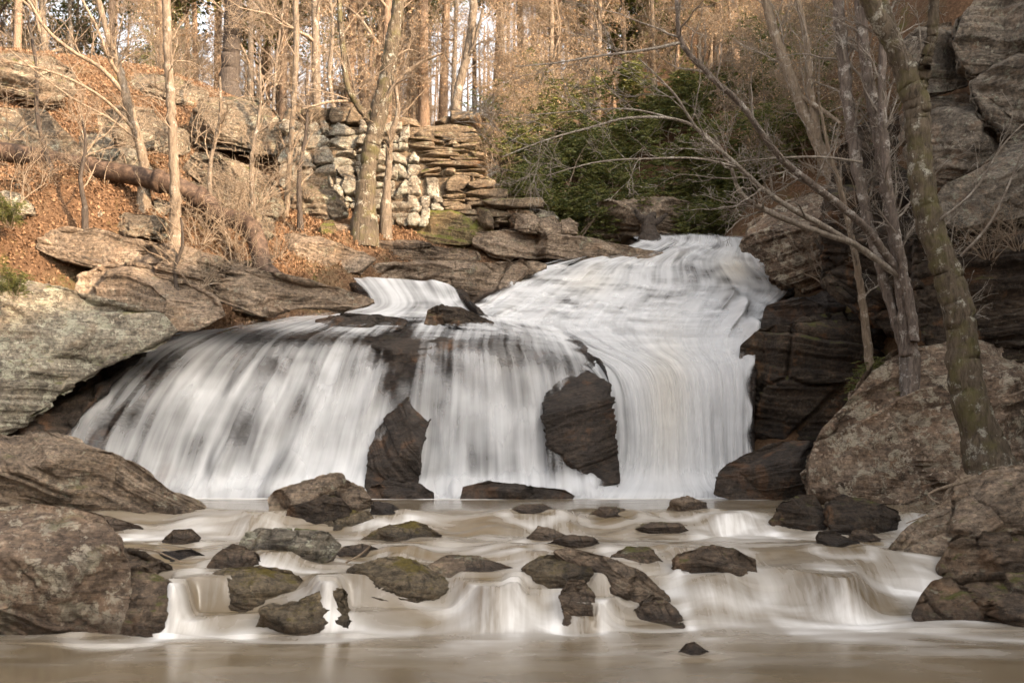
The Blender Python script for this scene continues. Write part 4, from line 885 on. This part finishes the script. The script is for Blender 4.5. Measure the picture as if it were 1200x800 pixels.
# far wood: one mass of trunks and leaves beyond the trees one can tell apart
def far_wood():
    n = 420; x = g.uniform(-85, 85, n); y = g.uniform(86, 140, n); z = ground(x, y); paths = []
    for a, b, c in zip(x, y, z):
        h = g.uniform(16, 26); t = np.linspace(0, 1, 6); paths.append((np.stack([a + g.normal() * .8 * t, b + 0 * t, c - .4 + h * t], 1), g.uniform(.12, .3) * (1 - .8 * t) + .02, 6))
        for q in range(5):
            s = g.uniform(.3, .95); an = g.uniform(0, 6.28); tt = np.linspace(0, 1, 4); l = g.uniform(2, 5)
            paths.append((np.stack([a + math.cos(an) * l * tt, b + math.sin(an) * l * tt, c + h * s + l * .6 * tt], 1), .07 * (1 - .8 * tt), 4))
    V, Fq = tube_group(paths); o = obj("far_wood", mesh("far_wood", V, Fq), M['bark_pine'])
    tag(o, "far off bare trunks filling the wood", "woods", kind="stuff")
    k = 3500; i = g.integers(0, n, k); pos = np.stack([x[i] + g.normal(size=k) * 2.2, y[i] + g.normal(size=k) * 2.2, z[i] + g.uniform(0, 1, k) ** 1.4 * 17], 1)
    V, Fq = cards(pos, np.zeros((k, 3)), .42, g, .6); o = obj("far_foliage", mesh("far_foliage", V, Fq, False), M['leaf_copper'])
    tag(o, "copper leaf haze of the far wood", "foliage", kind="stuff")
far_wood()

# ------------------------------------------------------------------ trees drawn from the photograph
SIDE = dict(wob=.17, up=.02, rmin=.0035, maxl=4, n=[0, 6, 5, 4], start=[.2, .15, .15, .1], ang=(.35, 1.0), len=[.3, .5, .5, .5])
def drawn(name, label, cat, stems, bark, twig, nb=8, bl=1.2, base=None, seed=0, prm=None, foot=True, group=None, bstart=.25, sides=14):
    """stems: list of [(px, py, Y, width px), ...]; each becomes a trunk or limb mesh, with twigs grown along it"""
    gg = np.random.default_rng(seed + 100); prm = prm or SIDE
    b0 = P(*stems[0][0][:3]); root = empty(name, b0); tag(root, label, cat, group); out, tips = {}, []
    for si, st in enumerate(stems):
        pts = np.array([P(a, b, c) for a, b, c, _ in st]); rad = np.array([wd * .5 * c / F for _, _, c, wd in st]); m = max(18, 12 * len(st))
        pp = polyl(pts, m) - b0; rr = cr(rad[:, None], np.linspace(0, len(st) - 1, m))[:, 0]
        if si and name == 'multi_stem_tree' and si >= 3: rr = rr * .78
        big = rr.max() > .06
        if si == 0 and foot:
            d = np.arange(m) / m; rr = rr * (1 + .35 * np.exp(-d * 14)); pp = np.vstack([pp[:1] - [[0, 0, float(np.clip(b0[2] - ground(b0[0], b0[1])[0] + .3, .25, 3.0))]], pp]); rr = np.append(rr[:1] * 1.15, rr); m += 1
        qq = np.stack([np.arange(m) * .45, np.full(m, si * 7.7 + seed), np.zeros(m)], 1); pp = pp + np.stack([perlin(qq), perlin(qq + 40), 0 * rr], 1) * np.minimum(.35 * rr, .035)[:, None]
        V, Fq = tube_group([(pp, np.maximum(rr, .003), sides if big else 7)])
        V = rough_trunk(V, float(np.median(rr)) * .16, 2.5 if big else 4.0, seed)
        obj("trunk" if si == 0 else "limb", mesh("trunk" if si == 0 else "limb", V, Fq), M[bark if big or si == 0 else twig], root)
        L = np.linalg.norm(np.diff(pp, axis=0), axis=1).sum()
        for k in range(int(nb * L / 3 + .5)):
            s = gg.uniform(bstart, .98); i = min(int(s * (m - 1)), m - 2); dt = unit(pp[i + 1] - pp[i]); a = gg.uniform(*prm['ang'])
            nd = unit(dt * math.cos(a) + perp(dt, gg) * math.sin(a))
            grow(out, tips, pp[i], nd, bl * gg.uniform(.5, 1.3), min(rr[i] * .45, .02), 2, gg, prm)
    if out:
        V, Fq = tube_group([x for l in out.values() for x in l]); obj("twigs", mesh("twigs", V, Fq), M[twig], root)
    return root
# right bank
drawn("leaning_tree", "thick mossy tree with split bark leaning over the craggy boulder, right bank", "tree",
      [[(1168,572,13.6,56),(1152,520,13.6,44),(1132,450,13.6,37),(1126,380,13.6,35),(1112,325,13.6,33),(1092,270,13.6,31),(1080,210,13.6,30),(1076,150,13.6,29),(1072,112,13.6,30),(1050,60,13.6,24),(1024,10,13.5,21),(990,-70,13.4,18)],
       [(1076,118,13.6,18),(1082,85,13.5,16),(1092,40,13.4,13),(1096,-20,13.3,11)],
       [(1062,85,13.6,14),(1048,40,13.7,12),(1030,-10,13.8,10)],
       [(1126,300,13.5,4),(1160,262,13.2,3),(1185,210,13.0,2.2),(1200,170,12.8,1.5)],
       [(1095,262,13.5,3.4),(1140,225,13.2,2.6),(1180,165,13.0,2),(1230,120,12.8,1.4)]], 'bark_moss', 'twig_pale', nb=5, bl=.9, seed=1)
drawn("multi_stem_tree", "clump of slender grey trunks rising behind the leaning tree, right bank", "tree",
      [[(1066,418,16.5,17),(1060,360,16.5,15),(1050,290,16.5,15),(1038,215,16.5,14),(1026,140,16.5,14),(1014,70,16.5,13),(1004,-30,16.5,12)],
       [(1060,410,16.6,12),(1036,330,16.7,12),(1016,250,16.7,13),(1001,170,16.7,14),(990,90,16.7,14),(984,20,16.7,13),(981,-40,16.7,12)],
       [(1072,400,16.3,11),(1062,330,16.3,11),(1046,250,16.2,10),(1036,160,16.2,10),(1034,80,16.2,9),(1040,-30,16.1,8)],
       [(1064,330,16.4,11),(1040,300,16.3,12),(1010,262,16.0,11),(960,222,15.6,11),(915,185,15.2,9.5),(868,122,14.8,8.5),(838,95,14.6,8.5),(800,52,14.4,7.5),(794,10,14.3,6.5),(790,-30,14.2,5)],
       [(798,50,14.4,5),(760,58,14.2,4),(700,66,13.9,3.4),(650,74,13.7,2.6),(604,78,13.5,1.6)],
       [(1052,322,16.4,10),(1010,292,16.2,10),(960,262,15.8,9),(905,230,15.4,8),(860,190,15.0,6.5),(818,152,14.7,5),(790,110,14.5,3.6),(748,68,14.3,2.4)],
       [(842,170,14.9,5),(800,142,14.6,4.4),(740,138,14.3,3.8),(690,150,14.0,3.2),(640,164,13.7,2.4),(588,184,13.4,1.4)],
       [(870,198,15.0,4),(820,186,14.7,3.4),(760,186,14.4,3),(700,190,14.1,2.4),(640,206,13.8,1.5)],
       [(800,142,14.6,3),(740,128,14.4,2.4),(680,130,14.1,2),(610,136,13.9,1.2)],
       [(1000,285,16.1,9),(950,268,15.8,9),(905,250,15.5,9),(870,228,15.3,7),(856,196,15.2,5),(838,160,15.1,3.5)],
       [(1010,190,16.1,4),(960,184,15.7,3.4),(900,186,15.4,2.6),(845,192,15.1,1.6)]], 'bark_lich', 'twig_pale', nb=7, bl=1.15, seed=2, bstart=.3)
drawn("thin_tree", "thin pale stem rooted on the dark wall right of the falls", "tree",
      [[(1022,448,17.6,10),(1014,380,17.6,9),(1006,320,17.6,8),(996,270,17.6,7),(986,225,17.6,6),(972,180,17.6,4.5),(960,120,17.6,3)]], 'bark_pale', 'twig_pale', nb=5, bl=.8, seed=3)
drawn("thin_tree", "pale forked tree above the boulder at the top of the falls", "tree",
      [[(985,232,25,15),(955,160,25,13),(930,100,25,12),(908,40,25,11),(890,-30,25,9)],[(965,190,25,9),(950,110,24.8,8),(945,50,24.6,7),(930,-20,24.4,6)],[(935,110,25,6),(965,130,24.6,5),(985,145,24.2,3)]], 'bark_pale', 'twig_pale', nb=4, bl=1.5, seed=4)
# left bank
drawn("pale_tree", "straight pale barked tree on the left bank, lit by the sun", "tree",
      [[(206,280,21.0,14),(205,220,21.0,12),(202,160,21.0,11),(199,100,21.0,10.5),(196,50,21.0,10),(194,-40,21,9)]], 'bark_pale', 'twig', nb=3, bl=1.3, seed=5)
drawn("thin_tree", "slim curving sunlit tree with long limbs, leftmost on the bank", "tree",
      [[(168,228,22.0,12),(168,190,22,11),(158,150,22,10.5),(148,115,22,10),(140,80,22,8.5),(126,40,22,7.5),(110,-20,22,6)],
       [(148,112,22,6),(118,80,21.8,5),(85,60,21.5,4.5),(55,35,21.2,4),(30,-5,21,3)],[(140,88,22,5),(128,70,21.8,4),(112,30,21.6,3.5),(85,-20,21.4,3)],
       [(160,155,22,4),(120,115,21.5,3.6),(70,88,21,3),(10,72,20.6,2)],[(165,168,22,3),(130,140,21.4,2.6),(80,112,21,2),(10,58,20.6,1.4)]], 'bark_pale', 'twig', nb=6, bl=1.2, seed=6)
drawn("wall_tree", "large forked grey tree standing in front of the stone wall", "tree",
      [[(427,258,26.0,24),(429,220,26,21),(434,180,26,20),(440,150,26,20),(450,105,26,19),(458,60,26,17),(466,10,26,15),(474,-40,26,13)],
       [(438,150,26,9),(420,125,25.8,8),(407,100,25.6,7),(402,60,25.6,6.5),(398,20,25.6,6),(396,-30,25.6,5)],[(442,140,26,5),(462,100,25.8,4.5),(490,75,25.6,3.6),(520,62,25.4,2.6)],
       [(420,118,25.8,4),(385,120,25.6,3.4),(355,128,25.4,2.4)]], 'bark_moss', 'twig', nb=5, bl=1.6, seed=7)
drawn("thin_tree", "dark leaning trunk rising just behind the right end of the wall", "tree",
      [[(533,150,29.0,11),(536,110,29,10),(546,70,29,10),(553,30,29,10),(556,-30,29,9)],[(546,70,29,5),(556,50,28.8,4),(566,10,28.6,3)]], 'bark', 'twig', nb=4, bl=1.5, seed=8)
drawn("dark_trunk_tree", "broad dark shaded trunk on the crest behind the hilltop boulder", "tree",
      [[(268,108,33,23),(270,70,33,21),(273,30,33,21),(275,-40,33,19)]], 'bark_dark', 'twig', nb=2, bl=1.5, seed=9)  # dark bark tone puts the shade into this trunk's colour
drawn("thin_tree", "slim sunlit sapling left of the wall beside the pink boulder", "tree",
      [[(334,262,26.2,7),(338,210,26.2,6.5),(342,150,26.2,6),(346,90,26.2,6.5),(347,40,26.2,7),(346,-30,26.2,6)]], 'bark_pale', 'twig', nb=4, bl=1.2, seed=10)
drawn("thin_tree", "thin brown sapling against the middle of the stone wall", "tree",
      [[(452,240,26.6,10),(455,200,26.6,8),(458,160,26.6,7.5),(466,130,26.6,5),(462,90,26.6,3.5)]], 'bark', 'twig', nb=5, bl=.9, seed=12)
for j, (px, py, Y, dx, h, lab) in enumerate([(100,245,20.5,-4,110,"thin upright twig tree on the bank below the pipe"),(246,240,22.5,12,150,"thin crooked bare sapling right of the pale tree"),(352,262,25.6,6,170,"thin bare sapling nearest the pink boulder's right side"),
                                             (296,240,24,8,170,"thin bare sapling in front of the pale bedrock slope"),(208,345,19.2,4,90,"short curved sapling growing from the sloping ledge"),(395,150,29.5,-12,180,"bare forked tree on top of the wall's left half"),
                                             (60,200,21.5,-30,190,"slanting bare sapling at the far left of the bank")]):
    drawn("thin_tree", lab, "tree", [[(px,py,Y,6),(px+dx*.4-4,py-h*.33,Y,5),(px+dx*.7+3,py-h*.66,Y,4),(px+dx,py-h,Y,2.4)]], 'bark' if j % 2 else 'bark_dark', 'twig', nb=8, bl=1.0, seed=20 + j, foot='ledge' not in lab)

# ------------------------------------------------------------------ shrubs
SHRB = dict(wob=.22, up=.02, rmin=.0035, maxl=4, n=[0, 7, 5, 4], start=[.1, .15, .15, .1], ang=(.3, 1.0), len=[.3, .55, .55, .5])
def bare_shrub(h, gg, nst):
    root = empty("bare_shrub", (0, 0, 0)); out, tips = {}, []
    for k in range(nst):
        an = gg.uniform(0, 6.28); d = unit(np.array([math.cos(an) * .7, math.sin(an) * .7, 1.0]))
        grow(out, tips, np.array([math.cos(an), math.sin(an), -.5]) * .12, d, h * gg.uniform(.6, 1.1), .013, 2, gg, SHRB)
    V, Fq = tube_group([x for l in out.values() for x in l]); root_m = obj("stems", mesh("stems", V, Fq), M['twig'], root)
    return root
sh = [bare_shrub(2.0, g, 9), bare_shrub(1.4, g, 12), bare_shrub(2.6, g, 8)]; used = set()
for (i, px, py, Y, s, lab) in [(0,262,262,22.5,1,"tangled bare shrub around the bent pipe end"),(1,232,282,21.2,1,"low bare brush at the foot of the pale tree"),(2,300,235,24.8,1,"tall bare shrub in front of the overhanging boulder"),(1,288,318,20.9,1,"drooping bare brush over the sloping ledge"),
                               (0,15,240,20.2,1,"bare shrub on the grassy left edge bank"),(2,10,160,23,1,"wispy bare shrub above the rusty pipe, left edge"),(0,120,215,21.8,.8,"bare shrub just below the rusty pipe's flange"),(1,230,335,19.3,.9,"scraggly brush hanging above the pale bulging rock"),
                               (0,60,110,26.5,1,"bare shrub beside the lit rock knob"),(2,190,120,27.5,1,"bare shrub on the stepped mossy shelf"),(0,575,240,29.5,1,"bare shrub to the right of the wall end"),(2,970,330,22.5,.9,"bare shrub beside the domed boulder"),
                               (0,300,255,22.9,.9,"dense dark brush right of the bent pipe"),(1,275,285,21.8,1,"low tangle of brush hiding the pipe's lower bend"),(1,325,300,22.6,.8,"brush between bent pipe and tan ledge"),(2,145,195,23.0,.8,"upright bare shrub touching the pipe behind the curved tree"),(1,40,225,21.0,.8,"low bare shrub in the leaves above the grey slab"),
                               (0,225,165,26.2,.9,"bare shrub hanging before the overhanging boulder's left end"),(1,360,230,26.2,.7,"thin brush against the left stones of the wall"),(2,90,140,24.6,.8,"bare shrub rising above the shadow striped rock"),(1,1160,300,16.2,.75,"reddish twiggy brush on the right cliff ledge"),(1,1195,290,15.8,.7,"reddish twiggy brush at the right edge of the ledge"),(2,1010,240,20,.8,"bare shrub behind the clump of grey trunks"),(0,470,262,26.8,.5,"little dry shrub below the limed stones of the wall")]:
    o = sh[i] if i not in used else copy_tree(sh[i]); used.add(i); p = P(px, py, Y); o.location = p; o.scale = (s, s, s); o.rotation_euler = (0, 0, g.uniform(0, 6.28)); tag(o, lab, "shrub", "bare shrubs on the banks")
def rhodo(h, wd, gg, n):
    root = empty("rhododendron", (0, 0, 0)); prm = dict(wob=.2, up=.05, rmin=.006, maxl=4, n=[0, 5, 4, 3], start=[.2, .3, .3, .3], ang=(.4, 1.0), len=[.3, .5, .5, .5]); out, tips = {}, []
    for k in range(9):
        an = gg.uniform(0, 6.28); d = unit(np.array([math.cos(an) * wd / h * .7, math.sin(an) * wd / h * .5, 1.0]))
        grow(out, tips, np.array([math.cos(an) * .4, math.sin(an) * .3, -.4]), d, h * gg.uniform(.6, 1.05), .03, 2, gg, prm)
    V, Fq = tube_group([x for l in out.values() for x in l]); obj("stems", mesh("stems", V, Fq), M['twig'], root)
    tp = np.array([a for a, _ in tips]); ix = gg.integers(0, len(tp), n); c = tp[ix] + gg.normal(size=(n, 3)) * .20
    k = 8; pos = np.repeat(c, k, 0); an = np.tile(np.linspace(0, 6.28, k, endpoint=False), n) + np.repeat(gg.uniform(0, 6.28, n), k)
    d = np.stack([np.cos(an), np.sin(an), gg.uniform(-.45, .25, n * k)], 1); V, Fq = cards(pos, d * 3, .17, gg, .30, .35)
    obj("foliage", mesh("foliage", V, Fq, False), M['leaf_green'], root)
    return root
for (i, px, Y, s) in [(0,905,29,.7),(1,935,31,.9),(2,960,28,.7),(0,880,35,.9),(1,920,37,1),(1,1020,26,.6),(3,860,38,1),(2,840,41,1),(0,604,32.5,.6),(1,620,34,.8),(2,596,35,.8),(3,640,38,.9),(1,575,31.5,.6),(0,690,40,1),(1,790,42,1)]:
    put("beech_sapling", i, px, Y, s)
rh = [rhodo(3.2, 2.6, g, 1300), rhodo(2.4, 2.4, g, 900)]; used = set()
for (i, px, py, Y, s, lab) in [(0,640,225,33,1,"leftmost dark green rhododendron of the thicket, nearest the wall end"),(1,700,232,33,1,"low rhododendron behind the wide upstream boulder's left end"),(0,765,228,34,1.1,"rhododendron behind the middle of the wide upstream boulder"),
                               (1,832,238,32.5,1.1,"bright leaved rhododendron over the right end of the upstream boulder"),(0,885,225,33,1,"rhododendron just left of the domed boulder"),(1,930,215,30,1,"yellow green rhododendron above the domed boulder"),
                               (0,690,180,37,1.1,"rhododendron higher on the slope behind the arching pale branches"),(0,780,172,38,1.1,"rhododendron high on the slope in the middle of the thicket"),(0,860,165,38,1.1,"rhododendron high on the slope toward the cliff"),
                               (1,630,175,38,1.2,"rhododendron high on the slope beside the wood's first pines"),(1,930,150,36,1.2,"rhododendron tucked below the forked pale tree"),(0,705,205,34.5,1,"rhododendron on the slope behind the thicket's left part"),(1,745,205,35,1.2,"rhododendron filling the slope behind the arching branches"),(0,790,205,35,1,"rhododendron on the slope behind the thicket's middle"),(1,825,200,35,1.2,"rhododendron on the slope behind the bright leaved one"),(1,655,205,35,1.1,"rhododendron on the slope behind the leftmost one"),(0,860,205,34,1,"rhododendron on the slope left behind the domed boulder"),(0,725,242,31.8,.8,"rhododendron just above the left half of the upstream boulder"),(0,800,242,31.8,.8,"rhododendron just above the right half of the upstream boulder"),(1,665,245,31.5,.9,"rhododendron low beside the drain stones"),(1,602,252,30.5,.75,"small rhododendron filling the corner right behind the wall end"),(1,612,200,34,1,"rhododendron in the shade past the wall's right end"),(1,970,190,28,.9,"rhododendron squeezed between forked pale tree and cliff"),(0,900,105,41,1,"topmost rhododendron among copper saplings on the right slope")]:
    o = rh[i] if i not in used else copy_tree(rh[i]); used.add(i); x, y = (px - 600) / F * Y, Y; z = min(ground(x, y)[0], P(px, py, Y)[2] + .5)
    o.location = (x, y, z); o.scale = (s, s, s); o.rotation_euler = (0, 0, g.uniform(0, 6.28)); tag(o, lab, "rhododendron", "rhododendron thicket above the falls")
o = copy_tree(rh[1]); o.location = P(1030, 470, 17.2); o.scale = (.30, .30, .30); tag(o, "small evergreen plant with drooping leaves beside the dark wall", "plant"); o.name = "evergreen_plant"; del o["group"]
o = copy_tree(rh[1]); o.location = P(12, 262, 19.6); o.scale = (.22, .22, .22); tag(o, "small green bush on the bank at the left edge", "plant"); o.name = "evergreen_plant"; del o["group"]
o = copy_tree(rh[1]); o.location = P(18, 345, 17.2); o.scale = (.2, .2, .2); tag(o, "small green bush growing on the lichen rock face", "plant"); o.name = "evergreen_plant"; del o["group"]

# driftwood and roots
drawn("driftwood_stump", "weathered brown root stump stranded at the head of the falls", "stump",
      [[(762,279,28.6,20),(760,266,28.6,17),(762,256,28.6,12),(768,250,28.6,4)],[(760,262,28.6,10),(748,252,28.5,7),(744,246,28.4,3)],[(764,262,28.6,10),(776,256,28.6,6),(782,250,28.6,3)]], 'bark_dark', 'twig', nb=0, seed=31)
drawn("driftwood_twig", "small dark driftwood stick lying on the stream's flat rock", "stick", [[(405,659,11.0,2.2),(418,652,11.0,2.4),(428,645,11.0,2.6),(434,639,11.0,2.0)]], 'twig', 'twig', nb=0, seed=32, foot=False)
drawn("driftwood_twig", "thin stick lying beside the left chute", "stick", [[(158,642,10.2,2.4),(180,645,10.1,2.4),(200,653,10.0,2.0),(215,659,10.0,1.4)]], 'twig', 'twig', nb=0, seed=33, foot=False)
roots = []
for j in range(16):
    a = (1150 + g.uniform(-20, 30), 560 + g.uniform(-10, 16)); roots.append([(a[0], a[1], 13.5, 7), (a[0] - g.uniform(8, 30), a[1] + g.uniform(5, 25), 13.3, 5.5), (a[0] - g.uniform(15, 60), a[1] + g.uniform(22, 50), 13.1, 3), (a[0] - g.uniform(20, 75), a[1] + g.uniform(35, 62), 12.9, 1.2)])
drawn("root_tangle", "tangled exposed roots at the foot of the leaning tree", "roots", roots, 'bark', 'twig', nb=4, bl=.35, seed=34, foot=False)

# ------------------------------------------------------------------ leaf litter (stuff)
def litter():
    n = 90000; x = g.uniform(-16, 1, n); y = g.uniform(17, 40, n); keep = (x < -.25 * (y - 8)) | (y > 25.5); keep &= fbm(np.stack([x * .6, y * .6, 0 * x], 1), 3) > -.18
    x, y = x[keep], y[keep]; x3 = g.uniform(-14, -2.5, 60000); y3 = g.uniform(18.5, 29, 60000); x, y = np.append(x, x3), np.append(y, y3); x2 = g.uniform(0, 26, 40000); y2 = g.uniform(33, 60, 40000); x, y = np.append(x, x2), np.append(y, y2)
    z = ground(x, y) + .025; V, Fq = cards(np.stack([x, y, z], 1), np.tile([0, 0, .25], (len(x), 1)), .085, g, .6, .45)
    o = obj("leaf_litter", mesh("leaf_litter", V, Fq, False), M['leaf_litter']); tag(o, "copper fallen leaves carpeting the banks", "fallen leaves", kind="stuff")
litter()
